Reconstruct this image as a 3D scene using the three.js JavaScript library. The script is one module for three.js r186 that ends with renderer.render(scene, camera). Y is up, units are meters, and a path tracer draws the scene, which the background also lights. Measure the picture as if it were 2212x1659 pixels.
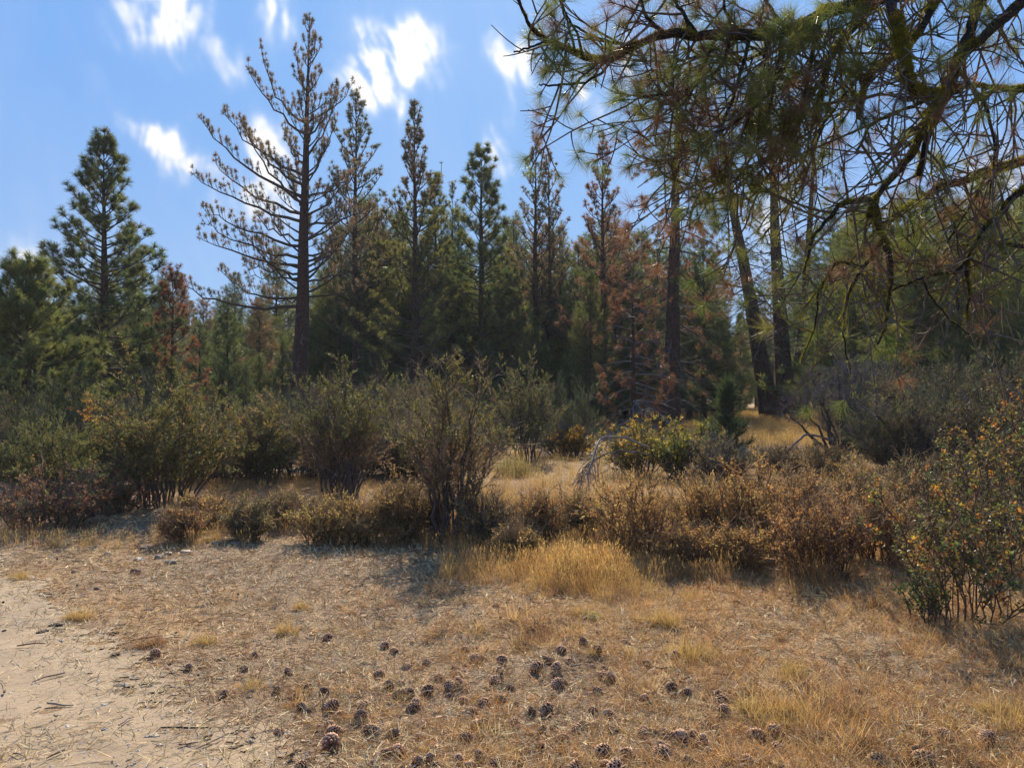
import * as THREE from 'three';
import { ImprovedNoise } from 'three/addons/math/ImprovedNoise.js';

// ---------------------------------------------------------------- camera, sky, sun, exposure
const CAM_H = 1.6, F = 1736, CX = 1106, CY = 829.5;          // focal length and centre of a 2212 x 1659 view of the photograph
const scene = new THREE.Scene(), EXPO = 2.0;
const camera = new THREE.PerspectiveCamera(2 * Math.atan(CY / F) * 180 / Math.PI, 1024 / 767, 0.1, 1500);
camera.position.set(0, CAM_H, 0);
camera.lookAt(0, CAM_H, -10);

const SUN_AZ = 1 * Math.PI / 180, SUN_EL = 37 * Math.PI / 180;   // the sun stands ahead, above the frame: shadows run towards the camera
const sunDir = new THREE.Vector3(Math.sin(SUN_AZ) * Math.cos(SUN_EL), Math.sin(SUN_EL), -Math.cos(SUN_AZ) * Math.cos(SUN_EL));
const sun = new THREE.DirectionalLight(new THREE.Color().setRGB(1.0, 0.91, 0.74), 5);
sun.name = 'sun';
sun.position.copy(sunDir).multiplyScalar(80).add(new THREE.Vector3(0, 0, -20));
sun.target.position.set(0, 0, -20);
sun.castShadow = true;
sun.shadow.mapSize.set(4096, 4096);
Object.assign(sun.shadow.camera, { left: -45, right: 45, top: 45, bottom: -45, near: 1, far: 220 });
sun.shadow.bias = -0.0005;
scene.add(sun, sun.target);

const renderer = new THREE.WebGLRenderer({ antialias: true });
renderer.setSize(1024, 767);
renderer.toneMapping = THREE.LinearToneMapping;
renderer.toneMappingExposure = EXPO;
renderer.shadowMap.enabled = true;
renderer.shadowMap.type = THREE.PCFSoftShadowMap;

// ---------------------------------------------------------------- small tools
function rng(seed) { let a = seed >>> 0; return () => { a = (a + 0x6D2B79F5) | 0; let t = Math.imul(a ^ (a >>> 15), 1 | a); t = (t + Math.imul(t ^ (t >>> 7), 61 | t)) ^ t; return ((t ^ (t >>> 14)) >>> 0) / 4294967296; }; }
const perlin = new ImprovedNoise();
const noise = (x, y, z = 0) => perlin.noise(x + 37.3, y + 11.7, z + 5.1);
function fbm(x, y, z, oct) { let s = 0, a = 0.5; for (let i = 0; i < oct; i++) { s += a * noise(x, y, z + i * 7.3); x *= 2.03; y *= 2.03; z *= 2.03; a *= 0.5; } return s; }
const clamp = (x, a = 0, b = 1) => Math.min(b, Math.max(a, x));
const lerp = (a, b, t) => a + (b - a) * t;
const smooth = (a, b, x) => { const t = clamp((x - a) / (b - a)); return t * t * (3 - 2 * t); };
const V = (x, y, z) => new THREE.Vector3(x, y, z);
const UPV = V(0, 1, 0);
const rr = (R, a, b) => a + (b - a) * R();
const pick = (R, list) => list[Math.floor(R() * list.length)];

// ---------------------------------------------------------------- sky: blue air with broken fair-weather cloud
{
  const W = 2560, H = 1280, data = new Float32Array(W * H * 4);
  // clouds in degrees (azimuth from straight ahead, elevation, half width, half height, strength, streakiness)
  const deg = (px, py) => { const x = (px - CX) / F, y = (CY - py) / F; return [Math.atan(x) * 180 / Math.PI, Math.atan(y / Math.hypot(1, x)) * 180 / Math.PI]; };
  const C = [[905, 98, 62, 52, 1.4], [845, 125, 82, 58, 1.5], [775, 128, 52, 40, 1.2], [800, 178, 42, 34, 1.0], [884, 200, 18, 44, 0.8], [372, 5, 66, 62, 1.5], [330, 60, 80, 60, 0.45], [612, 22, 38, 70, 1.1], [318, 305, 50, 30, 1.3], [350, 330, 42, 30, 1.0], [398, 362, 54, 26, 1.1], [375, 405, 24, 30, 0.6], [520, 165, 44, 46, 0.6], [470, 110, 18, 70, 0.4], [585, 330, 44, 50, 0.8], [600, 415, 46, 62, 1.2], [500, 430, 50, 40, 0.55], [1068, 80, 34, 42, 0.55], [1112, 140, 42, 46, 1.2], [1275, 203, 20, 30, 1.1], [1340, 132, 20, 44, 0.9], [1072, 345, 30, 52, 0.95], [1100, 230, 16, 60, 0.35], [1250, 250, 44, 12, 0.4], [30, 565, 90, 44, 0.75], [180, 190, 26, 40, 0.25], [1640, 480, 60, 80, 0.6], [2180, 460, 80, 120, 0.8], [1410, 570, 40, 40, 0.5]];
  const blobs = [];
  for (const [px, py, w, h, s] of C) { const [az, el] = deg(px, py); for (let k = 0; k < 5; k++) blobs.push([((az + k * 72 + 540) % 360) - 180, el + (k ? [0, 4, -3, 6, 2][k] : 0), w / F * 57.3, h / F * 57.3, s * (k === 0 ? 1 : 0.9)]); }
  const cell = new Map();                                          // blobs by 6-degree column
  for (const b of blobs) for (let c = Math.floor((b[0] - b[2] * 2.6) / 6); c <= Math.floor((b[0] + b[2] * 2.6) / 6); c++) { const k = ((c % 60) + 60) % 60; if (!cell.has(k)) cell.set(k, []); cell.get(k).push(b); }
  for (let j = 0; j < H; j++) {
    const el = ((j + 0.5) / H - 0.5) * 180;
    for (let i = 0; i < W; i++) {
      const o = (j * W + i) * 4;
      let r, g, b;
      if (el < -1) { r = 0.2; g = 0.19; b = 0.17; } else {
        const phi = ((i + 0.5) / W - 0.5) * 2 * Math.PI;                 // atan2(z, x)
        const e = Math.max(0, el) * Math.PI / 180, dx = Math.cos(e) * Math.cos(phi), dz = Math.cos(e) * Math.sin(phi), dy = Math.sin(e);
        const az = Math.atan2(dx, -dz) * 180 / Math.PI;
        const c = dx * sunDir.x + dy * sunDir.y + dz * sunDir.z, near = Math.pow(Math.max(0, c), 5);
        const low = Math.exp(-Math.max(0, el) / 13);
        r = lerp(0.105, 0.38, low) + 0.15 * near; g = lerp(0.33, 0.60, low) + 0.17 * near; b = lerp(0.86, 0.93, low) + 0.10 * near;
        if (el < 62) {
          const wx = fbm(az * 0.16, el * 0.16, 3.1, 5) * 3.2, wy = fbm(az * 0.16, el * 0.16, 9.4, 5) * 3.8 + 1.3 * fbm(az * 0.9, el * 0.35, 14.4, 4);
          let d = 0;
          const list = cell.get(((Math.floor(az / 6) % 60) + 60) % 60);
          if (list) for (const q of list) {
            let ax = az + wx - q[0]; if (ax > 180) ax -= 360; if (ax < -180) ax += 360;
            const u = ax / q[2], v = (el + wy - q[1]) / q[3], m = u * u + v * v;
            if (m < 6) d += q[4] * Math.exp(-m * 1.1);
          }
          const bow = 1.6 * fbm(az * 0.12, el * 0.12, 27.7, 3), streak = fbm((az + bow * 2) * 1.15 + el * 0.25, el * 0.26, 21.7, 6), grain = fbm(az * 0.6, el * 0.6, 33.1, 6);
          const veil = clamp(0.10 + 0.5 * fbm(az * 0.05, el * 0.05, 50.2, 4) + 0.12 * streak) * 0.32;
          const cov = clamp(smooth(0.06, 1.9, d * (1.05 + 3.0 * streak + 1.7 * grain)) + 0.10 * clamp(d) + veil);
          const lit = 0.92 + 0.30 * near;
          r = lerp(r, lit, cov); g = lerp(g, lit * 1.0, cov); b = lerp(b, lit * 1.02, cov);
        }
      }
      data[o] = r / EXPO; data[o + 1] = g / EXPO; data[o + 2] = b / EXPO; data[o + 3] = 1;
    }
  }
  const sky = new THREE.DataTexture(data, W, H, THREE.RGBAFormat, THREE.FloatType);
  sky.mapping = THREE.EquirectangularReflectionMapping;
  sky.magFilter = sky.minFilter = THREE.LinearFilter;
  sky.needsUpdate = true;
  scene.background = sky;
  scene.environment = sky;
}

// ---------------------------------------------------------------- ground shape and places
const roadSide = (x, z) => (x + 1.08) * -0.722 + (z + 3.56) * 0.692;       // metres into the road from its right-hand edge
function groundY(x, z) {
  const d = Math.hypot(x, z);
  const s = roadSide(x, z), off = smooth(0.3, -1.2, s);                   // the verge is lumpier than the road
  let y = 0.10 * fbm(x * 0.13, z * 0.13, 1.5, 3);
  y += off * (0.10 * fbm(x * 0.55, z * 0.55, 4.4, 3) + 0.045 * noise(x * 2.4, z * 2.4, 2.2) * smooth(30, 8, d) + 0.028 * noise(x * 5.3, z * 5.3, 12.2) * smooth(16, 7, d));
  y += 0.010 * noise(x * 6, z * 6, 8.8) * smooth(14, 6, d);
  y *= smooth(0, 2, d);
  return y + 0.5 * smooth(40, 120, d) * (1 + noise(x * 0.02, z * 0.02));
}
function P(px, py, depth) { return V((px - CX) / F * depth, CAM_H + (CY - py) / F * depth, -depth); }
function G(px, py) { let d = CAM_H * F / (py - CY), x = 0; for (let k = 0; k < 6; k++) { x = (px - CX) / F * d; d = lerp(d, (CAM_H - groundY(x, -d)) * F / (py - CY), 0.7); } x = (px - CX) / F * d; return V(x, groundY(x, -d), -d); }
function GD(px, depth) { const x = (px - CX) / F * depth; return V(x, groundY(x, -depth), -depth); }

// ---------------------------------------------------------------- names, labels
const taken = new Map();
function numbered(n) { const k = taken.get(n) ?? 0; taken.set(n, k + 1); return k ? `${n}_${String(k).padStart(3, '0')}` : n; }
function tag(o, label, category, group, kind) { if (label) o.userData.label = label; if (category) o.userData.category = category; if (group) o.userData.group = group; if (kind) o.userData.kind = kind; return o; }
function thing(name, label, category, pos, group) { const o = new THREE.Group(); o.name = numbered(name); if (pos) o.position.copy(pos); scene.add(o); return tag(o, label, category, group); }
function shade(o) { o.castShadow = o.receiveShadow = true; return o; }
function part(name, geo, mat, parent, kind) { const m = shade(new THREE.Mesh(geo, mat)); m.name = name; if (kind) m.userData.kind = kind; parent.add(m); return m; }
function copyOf(o, label, pos, turn, scale, group) { const c = o.clone(); c.userData = { ...o.userData }; c.name = numbered(o.name.replace(/_\d{3}$/, '')); c.position.copy(pos); c.rotation.set(0, turn, 0); typeof scale === 'number' ? c.scale.setScalar(scale) : c.scale.copy(scale); if (label) c.userData.label = label; if (group) c.userData.group = group; scene.add(c); return c; }

// ---------------------------------------------------------------- geometry collector
class Mb {
  constructor() { this.p = []; this.c = []; this.u = []; this.i = []; }
  v(x, y, z, c, u = 0, w = 0) { this.p.push(x, y, z); this.c.push(c[0], c[1], c[2]); this.u.push(u, w); return this.p.length / 3 - 1; }
  tri(a, b, c) { this.i.push(a, b, c); }
  quad(a, b, c, d) { this.i.push(a, b, c, a, c, d); }
  tube(pts, radii, sides, color, cap = false) {
    const n = pts.length, ref = V(0.31, 0.2, 0.93); let prev = null, len = 0;
    const T = V(), A = V(), B = V();
    for (let k = 0; k < n; k++) {
      T.subVectors(pts[Math.min(n - 1, k + 1)], pts[Math.max(0, k - 1)]).normalize();
      if (k) len += pts[k].distanceTo(pts[k - 1]);
      if (!prev) { prev = V(); A.crossVectors(T, Math.abs(T.dot(ref)) > 0.9 ? UPV : ref).normalize(); } else A.copy(prev).addScaledVector(T, -prev.dot(T)).normalize();
      prev.copy(A); B.crossVectors(T, A);
      const r = typeof radii === 'function' ? radii(k / (n - 1)) : radii[k], c = typeof color === 'function' ? color(k / (n - 1)) : color;
      for (let s = 0; s <= sides; s++) { const a = s / sides * Math.PI * 2, x = Math.cos(a) * r, y = Math.sin(a) * r; this.v(pts[k].x + A.x * x + B.x * y, pts[k].y + A.y * x + B.y * y, pts[k].z + A.z * x + B.z * y, c, s / sides * Math.max(1, Math.round(r * 12)), len); }
    }
    const base = this.p.length / 3 - n * (sides + 1);
    for (let k = 0; k < n - 1; k++) for (let s = 0; s < sides; s++) { const a = base + k * (sides + 1) + s; this.quad(a, a + 1, a + sides + 2, a + sides + 1); }
    if (cap) { const e = base + (n - 1) * (sides + 1), q = pts[n - 1], m = this.v(q.x, q.y, q.z, typeof color === 'function' ? color(1) : color); for (let s = 0; s < sides; s++) this.tri(e + s, e + s + 1, m); }
    return this;
  }
  blade(base, dir, side, len, w, color, bend = 0, segs = 1, tip = 0.35) {     // a narrow flat blade or needle
    let a = this.v(base.x - side.x * w / 2, base.y - side.y * w / 2, base.z - side.z * w / 2, color), b = this.v(base.x + side.x * w / 2, base.y + side.y * w / 2, base.z + side.z * w / 2, color);
    for (let k = 1; k <= segs; k++) {
      const t = k / segs, hw = w / 2 * lerp(1, tip, t), drop = -bend * t * t * len;
      const x = base.x + dir.x * len * t, y = base.y + dir.y * len * t + drop, z = base.z + dir.z * len * t;
      const c = this.v(x + side.x * hw, y + side.y * hw, z + side.z * hw, color), d = this.v(x - side.x * hw, y - side.y * hw, z - side.z * hw, color);
      this.quad(a, b, c, d); a = d; b = c;
    }
  }
  leaf(base, dir, side, len, w, color) {                                        // a small pointed leaf folded on its midrib
    const n = V().crossVectors(dir, side).multiplyScalar(w * 0.25);
    const a = this.v(base.x, base.y, base.z, color), t = this.v(base.x + dir.x * len, base.y + dir.y * len, base.z + dir.z * len, color), m = 0.45;
    const l = this.v(base.x + dir.x * len * m - side.x * w / 2 + n.x, base.y + dir.y * len * m - side.y * w / 2 + n.y, base.z + dir.z * len * m - side.z * w / 2 + n.z, color);
    const r = this.v(base.x + dir.x * len * m + side.x * w / 2 + n.x, base.y + dir.y * len * m + side.y * w / 2 + n.y, base.z + dir.z * len * m + side.z * w / 2 + n.z, color);
    this.tri(a, r, t); this.tri(a, t, l);
  }
  get empty() { return !this.i.length; }
  geo() {
    const g = new THREE.BufferGeometry();
    g.setAttribute('position', new THREE.Float32BufferAttribute(this.p, 3));
    g.setAttribute('color', new THREE.Float32BufferAttribute(this.c, 3));
    g.setAttribute('uv', new THREE.Float32BufferAttribute(this.u, 2));
    g.setIndex(this.i); g.computeVertexNormals(); return g;
  }
}
class Many {                                                                     // copies of one small shape
  constructor() { this.m = []; this.c = []; this.q = new THREE.Quaternion(); this.s = new THREE.Quaternion(); this.mat = new THREE.Matrix4(); this.sc = V(); }
  add(R, pos, dir, scale, color, spin = true) {
    this.q.setFromUnitVectors(UPV, dir);
    if (spin) this.q.multiply(this.s.setFromAxisAngle(UPV, R() * Math.PI * 2));
    typeof scale === 'number' ? this.sc.setScalar(scale) : this.sc.copy(scale);
    this.mat.compose(pos, this.q, this.sc);
    this.m.push(this.mat.clone()); this.c.push(color);
  }
  build(name, geo, mat, parent) {
    const o = shade(new THREE.InstancedMesh(geo, mat, this.m.length)), c = new THREE.Color();
    this.m.forEach((m, k) => { o.setMatrixAt(k, m); o.setColorAt(k, c.setRGB(...this.c[k])); });
    o.name = name; o.userData.kind = 'stuff'; parent.add(o); return o;
  }
}
const vary = (R, c, a = 0.2) => { const k = 1 + rr(R, -a, a); return [c[0] * k * (1 + rr(R, -0.08, 0.08)), c[1] * k, c[2] * k * (1 + rr(R, -0.12, 0.12))]; };
const onSphere = (R) => { const z = rr(R, -1, 1), a = R() * Math.PI * 2, s = Math.sqrt(1 - z * z); return V(s * Math.cos(a), z, s * Math.sin(a)); };
const sideOf = (R, d) => V().crossVectors(d, onSphere(R)).normalize();

// ---------------------------------------------------------------- computed textures and materials
function tex(w, h, fn, srgb = false) {
  const data = new Uint8Array(w * h * 4);
  for (let y = 0; y < h; y++) for (let x = 0; x < w; x++) { const c = fn(x / w, y / h), o = (y * w + x) * 4; data[o] = clamp(c[0]) * 255; data[o + 1] = clamp(c[1]) * 255; data[o + 2] = clamp(c[2]) * 255; data[o + 3] = 255; }
  const t = new THREE.DataTexture(data, w, h, THREE.RGBAFormat); t.wrapS = t.wrapT = THREE.RepeatWrapping; t.magFilter = THREE.LinearFilter; t.minFilter = THREE.LinearMipmapLinearFilter; t.generateMipmaps = true;
  if (srgb) t.colorSpace = THREE.SRGBColorSpace; t.needsUpdate = true; return t;
}
const tileNoise = (u, v, f, seed) => { const a = u * Math.PI * 2, b = v * Math.PI * 2, k = f / (Math.PI * 2); return perlin.noise(Math.cos(a) * k + seed, Math.sin(a) * k + Math.cos(b) * k * 1.3 + seed * 2.1, Math.sin(b) * k * 1.3 + seed * 0.7); };
// soil: grains, crumbs and broken needles; strokes stamped into a height field
function soilTexture(size, strokes, seed, tones, len) {
  const R = rng(seed), h = new Float32Array(size * size), tone = new Float32Array(size * size * 3);
  for (let y = 0; y < size; y++) for (let x = 0; x < size; x++) {
    const u = x / size, v = y / size, k = y * size + x;
    const n = 0.5 + 0.35 * tileNoise(u, v, 9, 1.3) + 0.3 * tileNoise(u, v, 30, 4.2) + 0.3 * tileNoise(u, v, 90, 7.7), grit = R();
    h[k] = 0.25 + 0.2 * n + 0.15 * grit * grit;
    for (let c = 0; c < 3; c++) tone[k * 3 + c] = lerp(tones[0][c], tones[1][c], clamp(n)) * (0.82 + 0.36 * grit);
  }
  for (let s = 0; s < strokes; s++) {
    let x = R() * size, y = R() * size, a = R() * Math.PI * 2; const L = rr(R, 0.4, 1) * len, t = pick(R, tones.slice(2)), k0 = rr(R, 0.7, 1.2), bend = rr(R, -0.02, 0.02), top = 0.45 + 0.5 * s / strokes;
    for (let q = 0; q < L; q++) { x += Math.cos(a); y += Math.sin(a); a += bend; const i = (((Math.round(y) % size) + size) % size) * size + ((Math.round(x) % size) + size) % size; h[i] = top; for (let c = 0; c < 3; c++) tone[i * 3 + c] = t[c] * k0; }
  }
  const g = (x) => Math.pow(clamp(x), 1 / 2.2);
  return [tex(size, size, (u, v) => { const i = Math.round(v * size) * size + Math.round(u * size); return [g(tone[i * 3]), g(tone[i * 3 + 1]), g(tone[i * 3 + 2])]; }, true), tex(size, size, (u, v) => { const i = Math.round(v * size) * size + Math.round(u * size); return [h[i], h[i], h[i]]; })];
}
const [litterMap, litterBump] = soilTexture(1024, 9000, 5, [[0.20, 0.12, 0.060], [0.31, 0.20, 0.10], [0.42, 0.28, 0.14], [0.36, 0.215, 0.10], [0.25, 0.135, 0.07], [0.52, 0.40, 0.23], [0.20, 0.14, 0.09]], 60);
const [gravelMap, gravelBump] = soilTexture(1024, 2600, 9, [[0.24, 0.165, 0.098], [0.34, 0.245, 0.15], [0.46, 0.32, 0.17], [0.36, 0.21, 0.11]], 36);
const barkTone = (u, v) => { const w = tileNoise(u, v, 5, 2.2) * 0.12, plates = Math.abs(tileNoise(u + w, v * 1 + w, 16, 5.5)), fine = tileNoise(u, v, 60, 9.1); return clamp(0.25 + 1.9 * plates + 0.25 * fine); };
const barkMap = tex(512, 512, (u, v) => { const k = barkTone(u, v), q = 0.5 + 0.5 * tileNoise(u, v, 8, 12.2); return [lerp(0.16, 0.50, k), lerp(0.12, 0.36 + 0.04 * q, k), lerp(0.10, 0.27 + 0.06 * q, k)]; }, true);
const barkBump = tex(512, 512, (u, v) => { const k = barkTone(u, v); return [k, k, k]; });
const stoneTone = (u, v) => clamp(0.5 + 0.5 * tileNoise(u, v, 8, 3.3) + 0.35 * tileNoise(u, v, 34, 6.1) + 0.25 * tileNoise(u, v, 110, 8.3));
const stoneMap = tex(512, 512, (u, v) => { const k = stoneTone(u, v); return [0.62 + 0.38 * k, 0.60 + 0.38 * k, 0.58 + 0.38 * k]; }, true);
const stoneBump = tex(512, 512, (u, v) => { const k = stoneTone(u, v); return [k, k, k]; });

const S = (o) => new THREE.MeshStandardMaterial(o), PM = (o) => new THREE.MeshPhysicalMaterial(o);
const M = {
  ground: S({ map: litterMap, bumpMap: litterBump, bumpScale: 0.02, vertexColors: true, roughness: 0.95 }),
  road: S({ map: gravelMap, bumpMap: gravelBump, bumpScale: 0.012, vertexColors: true, roughness: 0.95 }),
  bark: S({ map: barkMap, bumpMap: barkBump, bumpScale: 0.03, vertexColors: true, roughness: 0.9 }),
  twig: PM({ vertexColors: true, roughness: 0.9, specularIntensity: 0.4 }),
  needle: PM({ vertexColors: true, roughness: 1, specularIntensity: 0.4, transmission: 0.45, thickness: 0, side: THREE.DoubleSide, clearcoat: 0.16, clearcoatRoughness: 0.3 }),
  dryNeedle: PM({ vertexColors: true, roughness: 1, specularIntensity: 0.4, transmission: 0.4, thickness: 0, side: THREE.DoubleSide, clearcoat: 0.1, clearcoatRoughness: 0.35 }),
  litter: PM({ vertexColors: true, roughness: 0.7, specularIntensity: 0.5, side: THREE.DoubleSide }),
  leaf: PM({ vertexColors: true, roughness: 1, specularIntensity: 0.4, transmission: 0.52, thickness: 0, side: THREE.DoubleSide, clearcoat: 0.16, clearcoatRoughness: 0.3 }),
  grass: PM({ vertexColors: true, roughness: 1, specularIntensity: 0.4, transmission: 0.45, thickness: 0, side: THREE.DoubleSide, clearcoat: 0.1, clearcoatRoughness: 0.4 }),
  moss: PM({ vertexColors: true, roughness: 1, specularIntensity: 0.3, transmission: 0.45, thickness: 0, side: THREE.DoubleSide }),
  cone: PM({ vertexColors: true, roughness: 0.9, specularIntensity: 0.3 }),
  stone: S({ map: stoneMap, bumpMap: stoneBump, bumpScale: 0.006, vertexColors: true, roughness: 0.92 }),
};
const LIVE = [0.125, 0.148, 0.032], LIVE2 = [0.21, 0.20, 0.042], BLUE = [0.092, 0.122, 0.038], DEAD = [0.21, 0.125, 0.060], RUST = [0.24, 0.095, 0.042], OLIVE = [0.135, 0.125, 0.032];

// ---------------------------------------------------------------- ground: one sheet to the horizon
{
  const NA = 560, NR = 190, m = new Mb(), rad = (k) => 0.25 * Math.pow(1000 / 0.25, k / NR);
  const soil = (x, z) => {
    const d = Math.hypot(x, z), n = fbm(x * 0.5, z * 0.5, 13.1, 4), n2 = fbm(x * 1.7, z * 1.7, 17.7, 3);
    const grassy = smooth(-0.1, 0.2, n + 0.25 * smooth(-1, 3, x + z * 0.1));
    let c = [lerp(0.92, 1.12, grassy), lerp(0.90, 0.98, grassy), lerp(0.92, 0.74, grassy)];
    const bare = smooth(0.0, 0.22, -n + n2 * 0.6 - 0.02) * smooth(0, -2.5, x) * smooth(14, 9, d);      // grey-brown bare bank on the left
    c = [lerp(c[0], 0.80, bare), lerp(c[1], 0.80, bare), lerp(c[2], 0.86, bare)];
    const k = 1 + 0.35 * n2; return c.map((q) => q * k);
  };
  for (let k = 0; k <= NR; k++) for (let a = 0; a <= NA; a++) { const r = rad(k), t = a / NA * Math.PI * 2, x = Math.sin(t) * r, z = -Math.cos(t) * r; m.v(x, groundY(x, z), z, soil(x, z), x / 1.6, z / 1.6); }
  for (let k = 0; k < NR; k++) for (let a = 0; a < NA; a++) { const q = k * (NA + 1) + a; m.quad(q, q + 1, q + NA + 2, q + NA + 1); }
  const c = m.v(0, 0, 0, [1, 1, 1]); for (let a = 0; a < NA; a++) m.tri(c, a + 1, a);
  const g = part('ground', m.geo(), M.ground, scene, 'structure');
  tag(g, 'needle-strewn tan forest floor reaching back under the trees', 'ground');

  const rd = new Mb(), cell = 0.03, at = new Map(), edge = (x, z) => roadSide(x, z) + 0.7 * fbm(x * 1.3, z * 1.3, 22.2, 5) + 0.35 * noise(x * 7, z * 7, 3.7) + 0.25 * noise(x * 19, z * 19, 6.7);
  const vert = (i, j) => { const key = i * 4096 + j; if (!at.has(key)) { const x = -9.5 + i * cell, z = -10.5 + j * cell, k = 1 + 0.3 * fbm(x * 0.9, z * 0.9, 31.1, 4); at.set(key, rd.v(x, groundY(x, z) + 0.004, z, [k, k * 0.985, k * 0.96], x / 1.3, z / 1.3)); } return at.get(key); };
  for (let i = 0; i < 366; i++) for (let j = 0; j < 450; j++) { const x = -9.5 + i * cell, z = -10.5 + j * cell, s = edge(x, z); if (s > 0 && s < 3.4) rd.quad(vert(i, j), vert(i, j + 1), vert(i + 1, j + 1), vert(i + 1, j)); }
  tag(part('dirt_road', rd.geo(), M.road, scene, 'structure'), 'pale gravelly dirt road with a ragged edge of dry needles', 'road');
}

// ---------------------------------------------------------------- small shapes shared by many plants
function tuftShape(seed, n, len, w, lo, hi, segs = 1, bend = 0) {                 // a burst of pine needles about +y
  const R = rng(seed), m = new Mb();
  for (let k = 0; k < n; k++) {
    const a = R() * Math.PI * 2, t = lerp(lo, hi, Math.pow(R(), 0.8)), d = V(Math.sin(t) * Math.cos(a), Math.cos(t), Math.sin(t) * Math.sin(a)), q = rr(R, 0.75, 1.2);
    m.blade(V(0, rr(R, -0.25, 0.1) * len, 0), d, sideOf(R, d), len * rr(R, 0.75, 1.1), w, [q, q, q], bend * rr(R, 0.4, 1.4), segs, 0.4);
  }
  return m.geo();
}
const SH = {
  pom: tuftShape(1, 46, 0.115, 0.010, 0.1, 2.1), pom2: tuftShape(2, 42, 0.125, 0.010, 0.2, 1.8),
  tuft: tuftShape(3, 48, 0.17, 0.010, 0.1, 1.7), near: [tuftShape(4, 84, 0.145, 0.0021, 0.1, 1.25, 2, 0.25), tuftShape(5, 78, 0.13, 0.0021, 0.15, 1.45, 2, 0.35), tuftShape(6, 90, 0.15, 0.0021, 0.05, 1.05, 2, 0.2)],
};
{ // a spray: twig with several needle tufts, for full crowns
  const R = rng(77), m = new Mb();
  for (let s = 0; s < 7; s++) {
    const b = V(rr(R, -0.16, 0.16), s * 0.075, rr(R, -0.16, 0.16)), ax = V(b.x * 2.2, 0.6 + R() * 0.4, b.z * 2.2).normalize();
    m.tube([V(0, Math.max(0, b.y - 0.15), 0), b.clone()], [0.006, 0.004], 3, [0.5, 0.4, 0.35]);
    for (let k = 0; k < 30; k++) { const d = ax.clone().multiplyScalar(rr(R, -0.1, 1)).addScaledVector(onSphere(R), 0.75).normalize(), q = rr(R, 0.7, 1.25); m.blade(b.clone().addScaledVector(ax, rr(R, -0.08, 0.05)), d, sideOf(R, d), rr(R, 0.1, 0.18), 0.010, [q, q, q], 0, 1, 0.4); }
  }
  SH.spray = m.geo();
}
function sprigShape(seed, n, len, leafLen, leafW, spread, stalk = [0.5, 0.4, 0.35]) {
  const R = rng(seed), m = new Mb();
  m.tube([V(0, 0, 0), V(0.006, len * 0.5, 0.004), V(0, len, 0)], [0.0022, 0.0018, 0.001], 3, stalk);
  for (let k = 0; k < n; k++) { const y = len * rr(R, 0.1, 1.05), a = k * 2.4 + R(), d = V(Math.cos(a) * spread, rr(R, 0.1, 1), Math.sin(a) * spread).normalize(), q = rr(R, 0.65, 1.35); m.leaf(V(0, y, 0), d, sideOf(R, d), leafLen * rr(R, 0.7, 1.2), leafW * rr(R, 0.8, 1.2), [q, q, q * 0.95]); }
  return m.geo();
}
SH.oliveSprig = sprigShape(11, 17, 0.14, 0.030, 0.014, 0.8);
SH.tinySprig = sprigShape(12, 22, 0.13, 0.020, 0.010, 0.7);
SH.roundSprig = sprigShape(13, 8, 0.12, 0.038, 0.026, 1.1);
SH.currantSprig = sprigShape(14, 9, 0.12, 0.030, 0.024, 1.0);
SH.scaleSprig = sprigShape(15, 26, 0.16, 0.030, 0.007, 0.45);
SH.bareSprig = (() => { const R = rng(16), m = new Mb(); m.tube([V(0, 0, 0), V(0.01, 0.12, 0), V(-0.01, 0.24, 0.01)], [0.0026, 0.002, 0.001], 3, [1, 1, 1]); for (let k = 0; k < 6; k++) { const y = 0.04 + k * 0.03, d = V(rr(R, -1, 1), 0.9, rr(R, -1, 1)).normalize(); m.tube([V(0, y, 0), V(d.x * 0.09, y + d.y * 0.09, d.z * 0.09)], [0.0018, 0.0009], 3, [1, 1, 1]); } return m.geo(); })();
function clumpShape(seed, n, h, w, spread, bend, heads = 0) {                       // a clump of dry grass
  const R = rng(seed), m = new Mb();
  for (let k = 0; k < n; k++) {
    const a = R() * Math.PI * 2, t = spread * Math.pow(R(), 0.7), d = V(Math.sin(t) * Math.cos(a), Math.cos(t), Math.sin(t) * Math.sin(a)), q = rr(R, 0.65, 1.3), L = h * rr(R, 0.5, 1.1), b = V(rr(R, -1, 1) * h * 0.22, -0.01, rr(R, -1, 1) * h * 0.22), sd = sideOf(R, d), bd = bend * rr(R, 0, 1);
    m.blade(b, d, sd, L, w, [q, q * rr(R, 0.94, 1.02), q * rr(R, 0.85, 1.05)], bd, 3, 0.25);
    if (R() < heads) { const e = b.clone().addScaledVector(d, L); e.y -= bd * L; for (let j = 0; j < 4; j++) { const dd = V(d.x + rr(R, -0.3, 0.3), d.y, d.z + rr(R, -0.3, 0.3)).normalize(); m.leaf(e.clone().addScaledVector(d, -j * 0.012), dd, sideOf(R, dd), 0.022, 0.006, [q * 1.2, q * 1.15, q]); } }
  }
  return m.geo();
}
SH.clump = [clumpShape(21, 16, 0.16, 0.003, 0.9, 0.5), clumpShape(22, 14, 0.14, 0.003, 1.2, 0.7)];
SH.tall = clumpShape(23, 22, 0.34, 0.0034, 0.45, 0.25, 0.6);
SH.reed = clumpShape(24, 26, 0.62, 0.007, 0.4, 0.15);
SH.tussock = clumpShape(25, 60, 0.10, 0.0022, 1.1, 0.3);

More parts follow.
